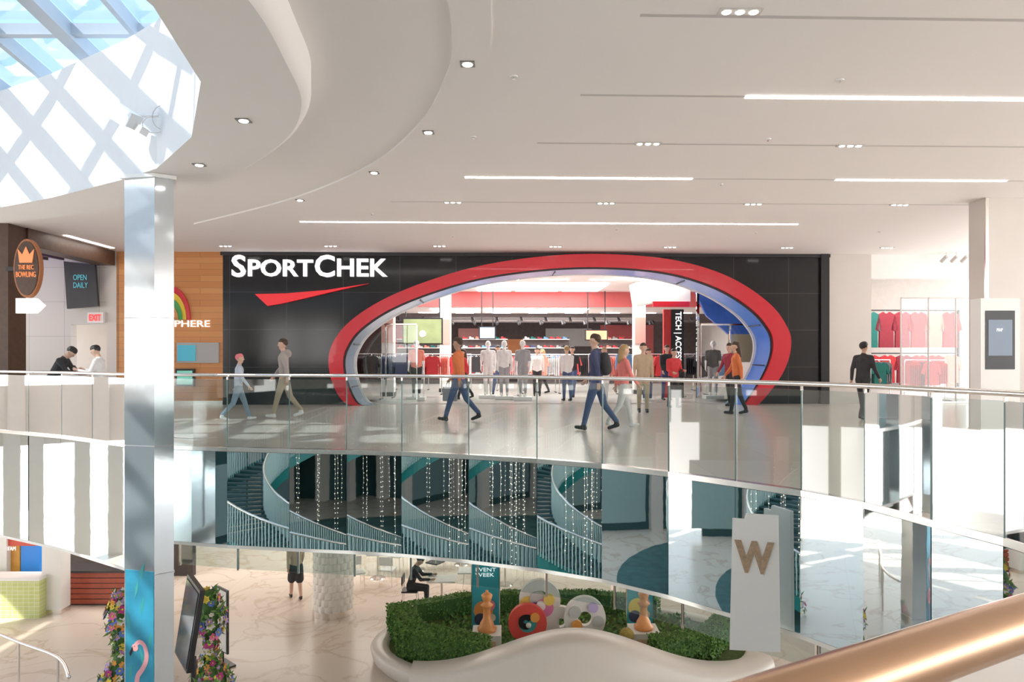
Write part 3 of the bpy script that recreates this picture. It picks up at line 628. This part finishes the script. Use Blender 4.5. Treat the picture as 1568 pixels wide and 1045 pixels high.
def chess(x,y):
    mb=MB(); OC=cm('orange_resin',(.85,.36,.12),.35)
    mb.box((x,y,HZ+.2),(.62,.62,.42),WHITE)
    z=HZ+.41
    mb.revolve((x,y,z),[(0,0),(.2,0),(.21,.06),(.16,.1),(.15,.16),(.09,.26),(.075,.45),(.1,.52),(.14,.55),(.07,.6),(.1,.68),(.12,.76),(.08,.8),(.0,.82)],OC)
    mb.ell((x,y,z+.84),.035,OC,8,6); mb.box((x,y-.32,HZ+.2),(.4,.01,.2),cm('plinth_label',(.85,.6,.4)))
    mb.build('chess_piece_sculpture')
chess(-.54,15.3); chess(2.85,15.4)
def banner(x,y,w,h,z,c2):
    mb=MB(); mb.b2(x-w/2,x+w/2,y,y+.05,z,z+h,cm('banner_blue',(.05,.42,.52))); mb.b2(x-w/2-.02,x-w/2,y-.01,y+.06,HZ,z+h,STEEL); mb.b2(x+w/2,x+w/2+.02,y-.01,y+.06,HZ,z+h,STEEL)
    mb.text('EVENT\nWEEK',x-w*.38,x+w*.38,z+h*.82,z+h*.95,y,SIGNW,.01); 
    def dsc(dx,dz,r,c,o): mb.add([(x+dx+r*math.cos(t),y-o,z+dz+r*math.sin(t)) for t in np.linspace(0,6.28,20,endpoint=False)],[tuple(range(20))],c)
    dsc(-.05,.5,.22,cm(c2[0],c2[1]),.012); dsc(-.12,.3,.14,cm('bd_dark',(.05,.06,.12)),.014); dsc(.1,.62,.12,cm('bd_pink',(.8,.3,.4)),.014); dsc(.14,.34,.09,cm('bd_cream',(.85,.75,.6)),.016); mb.build('event_banner')
banner(-.6,16.2,.62,1.55,HZ+.02,('bd1',(.85,.35,.1))); banner(2.95,16.4,.6,1.1,HZ+.02,('bd2',(.9,.7,.1)))
def ringd(mb,x,y,z,r0,r1,m,a0=0,a1=2*math.pi,n=36,th=.14,sq=1.):
    for k in range(n):
        a=a0+(a1-a0)*k/n; b=a0+(a1-a0)*(k+1)/n
        mb.xz([(x+r0*math.cos(a),z+r0*math.sin(a)*sq),(x+r1*math.cos(a),z+r1*math.sin(a)*sq),(x+r1*math.cos(b),z+r1*math.sin(b)*sq),(x+r0*math.cos(b),z+r0*math.sin(b)*sq)],y,y+th,m)
mb=MB(); c_=[cm('sc_pink',(.8,.25,.5)),cm('sc_yellow',(.9,.65,.15)),cm('sc_red',(.8,.1,.08)),cm('sc_white',(.85,.83,.8)),cm('sc_teal',(.1,.5,.5)),cm('sc_purple',(.3,.1,.35)),cm('sc_orange',(.9,.4,.1)),cm('sc_grey',(.6,.6,.58)),cm('sc_lilac',(.6,.5,.8))]
# first figure: pale arch with coloured petals over a red ring with a dark swirl
ringd(mb,.62,15.8,-4.02,.22,.46,c_[3],-.5,3.6); ringd(mb,.36,15.78,-4.12,0,.2,c_[1]); ringd(mb,.56,15.76,-3.98,0,.17,c_[7]); ringd(mb,.72,15.74,-4.16,0,.2,c_[0]); ringd(mb,.52,15.72,-4.22,0,.18,c_[5]); ringd(mb,.82,15.7,-3.98,0,.12,c_[1]); ringd(mb,.64,15.66,-4.1,0,.1,c_[3])
mb.box((.95,15.86,-4.55),(.2,.14,.65),c_[3])
ringd(mb,.34,15.5,-4.42,.2,.42,c_[2]); ringd(mb,.34,15.53,-4.42,0,.2,c_[4]); ringd(mb,.3,15.47,-4.38,.05,.16,BLACK,.4,5.2); ringd(mb,.5,15.46,-4.28,0,.1,c_[6]); mb.ell((.36,15.46,-4.44),.06,c_[3])
# second figure: pale ring with pastel spots
ringd(mb,1.6,15.6,-4.35,.15,.46,c_[3],sq=1.05); ringd(mb,1.08,15.75,-4.5,.1,.36,c_[3]); ringd(mb,1.38,15.56,-4.2,0,.13,c_[7]); ringd(mb,1.78,15.56,-4.1,0,.11,c_[8]); ringd(mb,1.9,15.56,-4.4,0,.12,c_[7]); ringd(mb,1.42,15.55,-4.5,0,.12,c_[6]); ringd(mb,1.66,15.56,-4.7,0,.1,c_[4])
mb.build('ring_sculpture')
mb=MB(); mb.ell((2.42,15.0,HZ+.42),.16,mat('gold_moss',(.4,.3,.08),.8,noise=.6,scale=25,bump=.6)); mb.cyl((2.42,15.0,HZ),(2.42,15.0,HZ+.3),.06,.05,DWOOD); mb.build('topiary_ball')
def table(x,y,w=.75,M=None):
    mb=MB(); mb.box((x,y,LF+.74),(w,w*.8,.04),WHITE); mb.cyl((x,y,LF+.02),(x,y,LF+.72),.035,.035,STEEL); mb.cyl((x,y,LF),(x,y,LF+.03),.24,.2,STEEL,20); mb.build('cafe_table',None,.008)
def chair(x,y,rz,m=WHITE):
    mb=MB(); mb.box((0,0,.45),(.42,.42,.04),m); 
    rg=[[( .21*math.sin(t)*1.0,.19+.03*math.cos(t)-.02+0,z) for t in np.linspace(-1.4,1.4,8)] for z in (.6,.7,.84)]
    mb.loft(rg,m,closed=False); mb.box((0,.2,.74),(.38,.025,.22),m)
    for sx in (-.17,.17):
        mb.cyl((sx,-.17,.44),(sx*1.15,-.2,0),.014,.012,STEEL,8); mb.cyl((sx,.17,.44),(sx*1.15,.22,0),.014,.012,STEEL,8); mb.cyl((sx,.19,.45),(sx,.21,.8),.012,.012,STEEL,8)
    mb.build('cafe_chair',Matrix.Translation((x,y,LF))@Matrix.Rotation(rz,4,'Z'),.006)
table(-1.85,18.75); table(-1.1,19.5); table(-2.9,22); table(-4.0,21.2,.6); table(-.2,20.6); table(-1.6,22.6)
chair(-1.2,20.4,0); chair(-3.6,22.0,1.4); chair(-2.3,22.3,-1.5); chair(-4.45,20.3,.5,CL[1]); chair(-2.68,18.75,1.57,DARK)
chair(-3.6,20.6,3.0); chair(-2.3,21.3,2.6,DARK); chair(-.9,21.6,1,DARK); chair(.4,21.2,-1,DARK)
mb=MB()
for a0,a1,v in ((64,93,942),(-12,10,930)):
    d=fd(v); mb.b2(X(a0,d),X(a1,d),d,d+.4,LF,-1.46,WHITE); mb.b2(X(a0,d)-.01,X(a1,d)+.01,d-.01,d+.4,LF,LF+.12,STEEL)
mb.build('trim_2')
mb=MB(); d=fd(948); GRT=mat_tile('green_tile',(.55,.62,.22),(.6,.66,.28),(.75,.75,.6),.14,.1,.3,plane='XZ',msize=.006)
mb.b2(-14.4,X(60,d),d,d+.5,LF,Z(890,d),GRT); mb.b2(-14.4,X(61,d),d-.03,d+.5,Z(890,d),Z(885,d),WHITE); mb.build('tiled_counter')
mb=MB(); mb.b2(-14.4,X(30,d+1),d+1,d+1.1,Z(880,d+1),Z(835,d+1),mat('orange_tile',(.8,.4,.08),.4,noise=.2)); mb.b2(X(32,d+1),X(60,d+1),d+1,d+1.1,LF,Z(828,d+1),cm('blue_fridge',(.03,.2,.6),.3,.3))
mb.b2(-14.4,X(60,d+1),d+.9,d+1,Z(835,d+1),-1.5,cm('red_menu',(.7,.1,.06))); mb.text('YAMYAM',X(2,d+1),X(28,d+1),Z(842,d+1),Z(836,d+1),d+.9,SIGNW,.01); mb.build('kiosk_backboard')
mb=MB(); d=fd(928)
for k in range(6): mb.b2(X(98,d),X(192,d),d+.01*(k%2),d+.6,LF+.04+k*.14,LF+.16+k*.14,mat('red_timber',(.42,.09,.05),.4,noise=.2))
mb.b2(X(96,d),X(194,d),d-.05,d+.65,LF+.88,LF+.93,DARK); mb.b2(X(100,d),X(190,d),d+.03,d+.55,LF,LF+.88,DARK); mb.build('slatted_counter')
mb=MB(); mb.b2(-14.6,-9.6,21.4,21.6,LF,-1.46,mat('shop_dark_wall',(.06,.05,.045),.6,noise=.4)); mb.b2(-14,-10,21.2,21.4,-3.6,-3.5,WOOD)
for k in range(12): mb.cyl((-13.6+k*.3,21.2,-3.5),(-13.6+k*.3,21.2,-3.2),.05,.03,random.choice(CL),8)
mb.build('wall_lower_shop')
mb=MB(); Mk=Matrix.Translation((X(292,13),13,LF))@Matrix.Rotation(-.9,4,'Z')
mb.box((0,0,.02),(.6,.5,.04),DARK); mb.cyl((0,.05,0),(0,.05,1.1),.05,.05,DARK); mb.box((0,-.02,1.75),(.85,.09,1.5),DARK,0,-.12,.12); mb.box((0,-.075,1.75),(.76,.01,1.38),mat('totem_screen',(.12,.14,.16),.12,noise=.6,scale=2),0,-.12,.12)
mb.box((0,.1,1.3),(.16,.16,.3),STEEL); mb.build('digital_display_stand',Mk)
mb=MB(); Mk=Matrix.Translation((X(341,15.2),15.2,LF))@Matrix.Rotation(-.75,4,'Z')
mb.box((0,0,.02),(.5,.35,.03),DARK); mb.box((0,0,.98),(.5,.04,1.35),DARK); mb.box((0,-.03,.98),(.44,.012,1.28),WHITE); mb.box((0,.03,.98),(.44,.012,1.28),WHITE)
mb.cyl((0,-.04,1.15),(0,-.045,1.15),.14,.14,cm('poster_green',(.2,.5,.25)),20); mb.box((0,-.04,.8),(.3,.005,.04),cm('poster_green')); mb.cyl((0,0,0),(0,0,.35),.03,.03,DARK); mb.build('poster_stand',Mk)
FC=[cm('fl_pink',(.85,.2,.4),.6),cm('fl_magenta',(.6,.05,.3),.6),cm('fl_yellow',(.9,.7,.1),.6),cm('fl_white',(.88,.85,.82),.6),cm('fl_blue',(.15,.25,.7),.6),cm('fl_orange',(.9,.4,.1),.6),cm('fl_lilac',(.5,.35,.7),.6)]
def flower_tower(x,y,h,r,z=LF,cnt=260):
    mb=MB(); prof=lambda t:r*(.75+.35*math.sin(t*9+1))*(1-.45*t)
    mb.revolve((x,y,z),[(prof(k/10)*.8,h*k/10) for k in range(11)]+[(0,h)],LEAF2,14)
    for k in range(cnt):
        t=random.random(); a=random.uniform(0,6.28); rr=prof(t)*random.uniform(.85,1.1); c=Vector((x+rr*math.cos(a),y+rr*math.sin(a),z+t*h)); n=Vector((math.cos(a),math.sin(a),random.uniform(-.2,.6))).normalized()
        u=n.orthogonal().normalized(); v=n.cross(u); s=random.uniform(.05,.1); m=random.choice(FC)
        if random.random()<.3:
            for q in range(3):
                w=(u*math.cos(q*2)+v*math.sin(q*2)); mb.add([c,c+w*s+n*.03+w.cross(n)*.02,c+w*s*2+n*.05,c+w*s-w.cross(n)*.02],[(0,1,2,3)],LEAF)
            continue
        for q in range(6):
            th=q*math.pi/3; w=u*math.cos(th)+v*math.sin(th); p=w.cross(n)
            mb.add([c,c+w*s*.6+p*s*.35+n*s*.3,c+w*s*1.05+n*s*.35,c+w*s*.6-p*s*.35+n*s*.3],[(0,1,2,3)],m)
        mb.ell(c+n*s*.2,s*.25,FC[2],6,4)
    mb.build('flower_tower')
flower_tower(X(318,14),14.1,1.95,.38); flower_tower(X(186,14.2),14.2,1.9,.4); flower_tower(-8.5,8.0,2.6,.45)
flower_tower(X(322,12.2),12.0,1.1,.42)
mb=MB(); mb.tube(cr([(-11,14.6,LF+1.1),(-9.5,13.7,LF+1.1),(-8.3,13.0,LF+1.1),(-7.6,12.2,LF+1.1)],6),.03,STEEL)
for x,y in ((-10.4,14.25),(-9.5,13.7),(-8.3,13.0)): mb.cyl((x,y,LF),(x,y,LF+1.1),.02,.02,STEEL,8)
mb.build('guard_rail')
# ------------- camera side of the atrium (seen in the mirrors)
mb=MB(); mb.cyl((-8.5,-.5,LF),(-8.5,-.5,LF+.012),6.4,6.4,mat('dark_teal_disc',(.05,.13,.13),.9,noise=.6,scale=3),48); mb.build('dark_floor_disc')  # added dark disc, stands in for the shaded floor in the mirrors
BAL=mat('baluster_pale',(.55,.72,.70),.4,noise=.03)
def stair(c0,ri,ro,a0,sw,z0,z1,n):
    mb=MB(); A=lambda i: a0+i/n*sw; ZS=lambda i: z0+(i/n)*(z1-z0)
    for i in range(n):
        a,b=A(i),A(i+1); z=ZS(i+1)
        mb.prism([(c0[0]+ri*math.cos(a),c0[1]+ri*math.sin(a)),(c0[0]+ro*math.cos(a),c0[1]+ro*math.sin(a)),(c0[0]+ro*math.cos(b),c0[1]+ro*math.sin(b)),(c0[0]+ri*math.cos(b),c0[1]+ri*math.sin(b))],z-.05,z,DTEAL)
        for r in (ri,ro):
            p0=(c0[0]+r*math.cos(a),c0[1]+r*math.sin(a)); p1=(c0[0]+r*math.cos(b),c0[1]+r*math.sin(b))
            mb.add([(p0[0],p0[1],ZS(i)-.35),(p1[0],p1[1],ZS(i+1)-.35),(p1[0],p1[1],ZS(i+1)+.1),(p0[0],p0[1],ZS(i)+.1)],[(0,1,2,3)],TEAL)
            for f in (0,.33,.66):
                t=a+(b-a)*f; zz=ZS(i+f); x,y=c0[0]+r*math.cos(t),c0[1]+r*math.sin(t); mb.cyl((x,y,zz),(x,y,zz+1.05),.018,.018,BAL,5)
    for r in (ri,ro): mb.tube([(c0[0]+r*math.cos(A(i)),c0[1]+r*math.sin(A(i)),ZS(i)+1.07) for i in range(n+1)],.03,STEEL,8)
    mb.build('spiral_staircase')
stair((-8.8,.8),2.1,3.6,.2,5.2,LF,-.2,60)
stair((-2.5,2.6),1.3,2.4,2.2,3.4,LF,-2.9,26)
mb=MB(); WL=mat('fairy_glow',(1,.9,.75),.5,emit=2.2)
for k in range(16):
    if k<9: x=random.uniform(-9.8,-7.6); y=random.uniform(-.4,1.8)
    else: x=random.uniform(-5,-4.0); y=random.uniform(4.6,5.8)
    zb=random.uniform(-4.4,-2.8) if k<9 else random.uniform(-3.8,-2.6)
    mb.cyl((x,y,-.2),(x,y,zb),.003,.003,STEEL,4)
    z=random.uniform(-1.2,-.4)
    while z>zb: mb.ell((x+random.uniform(-.02,.02),y,z),.010,WL,5,4); z-=.15
mb.build('fairy_light_strings')

# ---------------------------------------------------------------- people
def capsule(vs,fs,p0,p1,r0,r1,n=12):
    def sph(c,r):
        o=len(vs); nu,nv=n,8
        vs.append(c+Vector((0,0,r)))
        for j in range(1,nv):
            ph=math.pi*j/nv
            for i in range(nu):
                th=2*math.pi*i/nu; vs.append(c+Vector((r*math.sin(ph)*math.cos(th),r*math.sin(ph)*math.sin(th),r*math.cos(ph))))
        vs.append(c-Vector((0,0,r)))
        for i in range(nu): fs.append((o,o+1+i,o+1+(i+1)%nu))
        for j in range(nv-2):
            for i in range(nu): a=o+1+j*nu; fs.append((a+i,a+nu+i,a+nu+(i+1)%nu,a+(i+1)%nu))
        a=o+1+(nv-2)*nu
        for i in range(nu): fs.append((a+i,len(vs)-1,a+(i+1)%nu))
    sph(p0,r0); sph(p1,r1)
    d=p1-p0
    if d.length>1e-4:
        d.normalize(); a=d.orthogonal().normalized(); b=d.cross(a); o=len(vs)
        for p,r in ((p0,r0),(p1,r1)):
            for i in range(n): t=2*math.pi*i/n; vs.append(p+a*(r*math.cos(t))+b*(r*math.sin(t)))
        for i in range(n): fs.append((o+i,o+(i+1)%n,o+n+(i+1)%n,o+n+i))
        fs.append(tuple(o+i for i in range(n-1,-1,-1))); fs.append(tuple(o+n+i for i in range(n)))
V=Vector
def person(name,x,y,z,h,head,top,bottom,hair,shoe,legs=((.35,.1),(-.3,.35)),arms=((-.3,.25),(.3,.35)),lean=.04,sit=None,skin=None,short=False,longhair=False,bag=None,nod=0.,skirt=False,outs=.12):
    skin=skin or SKIN; s=h/1.75; caps=[]
    def T(p):
        p=V(p); q=p-V((0,0,.93)); c,sn=math.cos(lean),math.sin(lean)
        return V((q.x,q.y*c+q.z*sn,.93-q.y*sn+q.z*c))
    def C(p,q,r0,r1,l): caps.append((V(p),V(q),r0,r1,l))
    for sx in (-1,1):
        C(T((sx*.065,0,.95)),T((sx*.06,.0,1.12)),.105,.098,'top')
        C(T((sx*.06,0,1.12)),T((sx*.085,.01,1.33)),.098,.105,'top')
        C(T((sx*.04,0,1.42)),T((sx*.175,-.005,1.405)),.062,.062,'top')
    C(T((0,0,.98)),T((0,0,1.36)),.10,.11,'top')
    C(T((0,-.01,1.42)),T((0,.005,1.53)),.058,.05,'skin')
    C(T((0,-.01,1.40)),T((0,-.008,1.455)),.08,.066,'top')
    def H(p):
        p=V(p)-V((0,0,1.53)); c,sn=math.cos(nod),math.sin(nod)
        return T((p.x,p.y*c+p.z*sn,1.53-p.y*sn+p.z*c))
    C(H((0,.0,1.65)),H((0,.018,1.66)),.088,.085,'skin')
    C(H((0,.03,1.60)),H((0,.05,1.565)),.062,.042,'skin')
    C(H((0,.095,1.65)),H((0,.108,1.625)),.012,.017,'skin')
    for sx in (-1,1): C(H((sx*.083,.0,1.655)),H((sx*.085,-.005,1.625)),.02,.014,'skin')
    C(H((0,-.025,1.68)),H((0,.012,1.70)),.092,.082,'hair')
    if longhair:
        C(H((0,-.05,1.62)),T((0,-.085,1.42)),.08,.06,'hair')
    for sx,(a,k) in zip((-1,1),legs):
        hp=V((sx*.085,0,.90)); 
        kn=hp+.43*V((sx*.02,math.sin(a),-math.cos(a))); an=kn+.41*V((0,math.sin(a-k),-math.cos(a-k)))
        lb='bottom'
        C(hp,kn,.098,.066,lb); C(kn,an+V((0,0,.03)),.064,.047 if not short else .042,lb if not skirt else 'skin')
        f=max(-.6,min(.3,(a-k)*.6)); fw=V((0,math.cos(f),math.sin(f)))
        C(an+V((0,-.02,-.035)),an+V((0,0,-.04))+fw*.15,.042,.034,'shoe')
        C(an+V((0,0,.01)),an+V((0,0,-.03)),.045,.045,'shoe')
        if skirt: C(hp,hp+.36*V((sx*.02,math.sin(a),-math.cos(a))),.12,.12,'bottom')
    hands=[]
    for sx,(b,e) in zip((-1,1),arms):
        sh=T((sx*.19,-.005,1.405)); 
        el=sh+.285*V((sx*outs,math.sin(b),-math.cos(b))).normalized()
        fd_=V((-sx*.12 if e>1 else sx*.03,math.sin(b+e),-math.cos(b+e))).normalized(); wr=el+.25*fd_
        C(sh,el,.06,.047,'top'); C(el,el+.12*fd_ if short else wr-fd_*.02,.046,.036,'skin' if short else 'top'); C(el,wr,.036,.027,'skin')
        C(wr,wr+fd_*.075,.026,.03,'skin'); hands.append((wr+fd_*.075,fd_,sx))
    if bag=='backpack': C(T((0,-.17,1.12)),T((0,-.16,1.33)),.12,.10,'bag')
    if bag=='hoodie': C(T((0,-.09,1.45)),T((0,-.1,1.42)),.08,.08,'top')
    vs=[];fs=[]
    for c in caps: capsule(vs,fs,*c[:4])
    me=bpy.data.meshes.new('tmp'); me.from_pydata([tuple(p) for p in vs],[],fs); ob=bpy.data.objects.new('tmp',me); sc.collection.objects.link(ob)
    r=ob.modifiers.new('r','REMESH'); r.mode='VOXEL'; r.voxel_size=.015
    sm=ob.modifiers.new('s','SMOOTH'); sm.factor=.5; sm.iterations=3
    bpy.context.view_layer.update(); dg=bpy.context.evaluated_depsgraph_get(); m2=bpy.data.meshes.new_from_object(ob.evaluated_get(dg))
    bpy.data.objects.remove(ob); bpy.data.meshes.remove(me)
    co=np.array([v.co[:] for v in m2.vertices]); pf=[tuple(p.vertices) for p in m2.polygons]
    fc=np.array([co[list(f)].mean(0) for f in pf]); best=np.full(len(pf),1e9); lab=np.zeros(len(pf),int)
    for i,(p0,p1,r0,r1,l) in enumerate(caps):
        a=np.array(p0);d=np.array(p1)-a;L=max(d@d,1e-9);t=np.clip((fc-a)@d/L,0,1)
        ds=np.linalg.norm(fc-(a+t[:,None]*d),axis=1)-(r0+(r1-r0)*t)
        if l=='shoe': ds-=.004
        mk=ds<best; best[mk]=ds[mk]; lab[mk]=i
    bpy.data.meshes.remove(m2)
    M_={'top':top,'bottom':bottom,'skin':skin,'hair':hair,'shoe':shoe,'bag':CL[5]}
    mb=MB(); mb.v=[tuple(c) for c in co]; mb.f=[list(f) for f in pf]; mb.m=[mb.mi(M_[caps[i][4]]) for i in lab]; mb.sm=[True]*len(pf)
    for sx in (-1,1): mb.ell(H((sx*.032,.088,1.655)),(.011,.008,.008),BLACK,8,6)
    mb.box(H((0,.092,1.587)),(.04,.008,.01),mat('lips',(.5,.2,.18),.5,noise=.05))
    for p,d,sx in hands:
        sd=V((0,d.z,-d.y)).normalized() if abs(d.x)<.9 else V((0,1,0)); inn_=V((-sx,0,0)); 
        for i,(o,l) in enumerate(((-.024,.075),(-.008,.085),(.008,.08),(.024,.062))):
            b0=p-d*.01+sd*o; b1=b0+d*l*.5+inn_*.008; b2=b1+(d*.8+inn_*.6).normalized()*l*.5
            mb.tube([b0,b1,b2],[.010,.009,.007],skin,6)
        b0=p-d*.06+sd*.02; mb.tube([b0,b0+sd*.03+d*.03,b0+sd*.035+d*.065],[.012,.010,.008],skin,6)
    if bag=='tote':
        p,d,sx=hands[1]; mb.box(p+V((.02,0,-.3)),(.09,.3,.3),CL[2]); mb.tube([p+V((.02,-.1,-.16)),p+V((.01,-.04,.0)),p+V((.01,.04,0)),p+V((.02,.1,-.16))],.008,CL[2],6)
    if bag=='phone':
        p=(hands[0][0]+hands[1][0])/2; mb.box(p+V((0,.05,.02)),(.075,.012,.15),BLACK,0,-.6)
    zmin=min(v[2] for v in mb.v)
    dz = -zmin*s if sit is None else 0
    Mx=Matrix.Translation((x,y,z+dz+(sit or 0)))@Matrix.Rotation(math.radians(head),4,'Z')@Matrix.Scale(s,4)
    return mb.build(name,Mx)
HB=cm('hair_brown',(.06,.035,.02),.6); HK=cm('hair_black',(.012,.01,.01),.5); HN=cm('hair_blond',(.4,.26,.12),.6); PKC=cm('cap_pink',(.75,.2,.25),.8)
JE=cl('jeans',(.08,.12,.24)); LJ=cl('jeans_light',(.25,.33,.42)); GR=cl('grey_hoodie',(.38,.34,.32)); BR=cl('brown_jacket',(.24,.14,.08)); ORJ=cl('orange_jacket',(.65,.18,.06)); SH=cm('shoe_white',(.8,.8,.8)); SB=cm('shoe_black',(.03,.03,.03))
LB=cl('pale_blue_top',(.5,.56,.66)); CO=cl('coral_top',(.8,.24,.22)); KH=cl('khaki',(.45,.37,.27)); NV=cl('navy_top',(.05,.06,.13)); TAN=cl('tan_shirt',(.5,.38,.26))
W1=((.3,.08),(-.26,.35)); W2=((.36,.08),(-.3,.4)); W3=((.2,.06),(-.18,.2)); ST=((.06,.05),(-.06,.08))
person('walking_child',-6.0,15.6,0,1.48,-70,LB,LJ,PKC,SH,legs=W2)
person('walking_man',-5.25,16.4,0,1.82,100,GR,KH,HB,SH,legs=W1,bag='hoodie')
person('walking_man',-1.15,15.5,0,1.84,75,ORJ,JE,HB,SB,legs=W2,skin=SKIN2,bag='tote')
person('walking_man',1.62,13.6,0,1.84,70,NV,JE,HB,SB,legs=W1,bag='backpack')
person('walking_woman',2.2,14.1,0,1.64,-80,CO,CL[1],HN,SH,legs=W1,longhair=True)
person('standing_man',3.3,17.9,0,1.72,175,TAN,KH,HB,SB,legs=((.08,.05),(-.08,.05)),arms=((0,.2),(0,.9)))
person('standing_woman',4.45,19.6,0,1.6,200,CL[0],CL[5],HK,SB,legs=((.1,.05),(-.1,.1)),arms=((.1,1.4),(.1,1.2)),bag='phone')
person('walking_woman',5.5,17.4,0,1.75,80,ORJ,CL[5],HB,SB,legs=W3,longhair=True)
person('walking_man',7.9,16.0,0,1.72,-60,CL[5],CL[5],HK,SB,legs=W3)
person('standing_man',1.75,22.6,0,1.72,20,CL[1],JE,HN,SB,legs=ST)
person('walking_woman',2.9,22.3,0,1.68,160,CO,CL[1],HN,SH,longhair=True,legs=W3)
person('standing_woman',.9,25.5,0,1.7,180,CL[1],CL[5],HB,SB,legs=ST)
person('walking_man',2.1,24.6,0,1.75,150,CL[5],JE,HK,SB,legs=W3)
person('standing_man',5.0,23.0,0,1.75,190,CL[5],CL[3],HB,SB,legs=ST)
person('walking_woman',-1.6,23.6,0,1.66,110,CL[0],CL[5],HB,SB,legs=W1,longhair=True)
person('standing_man',3.7,23.6,0,1.78,170,CL[8],CL[5],HK,SB,legs=ST)
person('standing_woman',4.3,22.5,0,1.64,210,CL[4],JE,HB,SH,legs=ST,longhair=True)
person('walking_man',-.5,24.8,0,1.78,200,CL[2],JE,HB,SB,legs=W3)
person('standing_man',6.2,20.2,0,1.76,120,CL[7],CL[5],HB,SB,legs=ST)
person('walking_woman',1.2,27.5,0,1.68,90,CL[5],CL[5],HN,SB,legs=W3,longhair=True)
person('standing_man',-9.55,14.75,0,1.7,-80,CL[5],CL[5],HK,SB,legs=((.15,.1),(-.05,.1)),arms=((.5,.7),(.6,.8)),lean=.5,nod=.4)
person('standing_woman',-8.35,14.4,0,1.62,100,CL[1],JE,HK,SH,legs=((.1,.1),(-.05,.1)),arms=((.35,1.5),(.35,1.5)),bag='phone',nod=.45)
person('walking_woman',-5.9,19.4,LF,1.7,30,KH,CL[5],HB,SB,legs=((.2,.05),(-.15,.2)),skirt=True)
person('seated_man',-2.68,18.75,LF,1.75,-90,CL[5],CL[5],HK,SB,legs=((1.5,1.5),(1.5,1.5)),arms=((.6,1.0),(.6,1.0)),lean=.3,nod=.4,sit=-.36)
MQ=cm('mannequin_white',(.85,.84,.82),.3)
for a,dy,t,b_ in ((640,1.9,4,5),(751,3,1,1),(803,1.9,2,2),(775,2.4,1,2),(1095,2.5,5,2)):
    person('clothed_mannequin',*(FAC@V((E(a,600,dy)[0],dy,0)))[:2],.12,1.78,180+random.uniform(-20,20),CL[t],CL[b_],MQ,MQ,legs=((.05,.02),(-.05,.05)),arms=((-.1,.25),(.1,.3)),skin=MQ,short=True)
    mb=MB(); q=FAC@V((E(a,600,dy)[0],dy,0)); mb.box((q.x,q.y,.062),(.6,.5,.115),WHITE); mb.build('display_plinth',None,.01)
mb=MB(); mb.cyl((-8.95,14.5,0),(-8.95,14.5,.02),.22,.22,STEEL,24); mb.cyl((-8.95,14.5,0),(-8.95,14.5,.98),.03,.03,STEEL); mb.cyl((-8.95,14.5,.98),(-8.95,14.5,1.02),.28,.28,WHITE,28); mb.build('standing_table')

# ---------------------------------------------------------------- lights, world, camera
w=bpy.data.worlds.new('World'); sc.world=w; w.use_nodes=True; N_=w.node_tree.nodes; L_=w.node_tree.links; bg=N_['Background']
tc=N_.new('ShaderNodeTexCoord'); sp=N_.new('ShaderNodeSeparateXYZ'); ra=N_.new('ShaderNodeValToRGB'); L_.new(tc.outputs['Generated'],sp.inputs[0]); L_.new(sp.outputs['Z'],ra.inputs[0])
e=ra.color_ramp.elements; e[0].position=.12; e[0].color=(1,.97,.93,1); e[1].position=.32; e[1].color=(.17,.26,.36,1); L_.new(ra.outputs[0],bg.inputs[0]); bg.inputs[1].default_value=3.4
def sun(dirv,e,ang):
    l=bpy.data.lights.new('sun','SUN'); l.energy=e; l.angle=ang; o=bpy.data.objects.new('sun',l); o.rotation_euler=V(dirv).to_track_quat('-Z','Y').to_euler(); sc.collection.objects.link(o)
    l.color=(1,.93,.84)
sun((.9,.75,-1),5.5,.012)
def area(n,loc,sx,sy,e,col=(1,.94,.88),rot=(0,0,0)):
    l=bpy.data.lights.new(n,'AREA'); l.shape='RECTANGLE'; l.size=sx; l.size_y=sy; l.energy=e; l.color=col; o=bpy.data.objects.new(n,l); o.location=loc; o.rotation_euler=rot; sc.collection.objects.link(o)
area('ceiling_lamp_store',(1,25.5,4.15),10,1.5,420); area('ceiling_lamp_store_back',(1,35.2,3.5),10,1,300)
area('fill_shop_east',(12.8,23,4.3),3.5,2,110)  # unseen fill light added to brighten the east shop
area('fill_lower_north',(-2,24,-1.6),16,3,450); area('fill_lower_shop',(-12,19.5,-1.6),4,1.5,120)  # unseen fill lights added under the slab to brighten the lower level
cam=bpy.data.cameras.new('Camera'); cam.lens=25; cam.sensor_width=36; cam.shift_y=.0156; cam.clip_start=.05; cam.clip_end=300
co=bpy.data.objects.new('Camera',cam); co.location=(0,0,EYE); co.rotation_euler=(math.pi/2,0,0); sc.collection.objects.link(co); sc.camera=co
sc.view_settings.view_transform='Standard'; sc.view_settings.look='None'; sc.view_settings.exposure=0.5
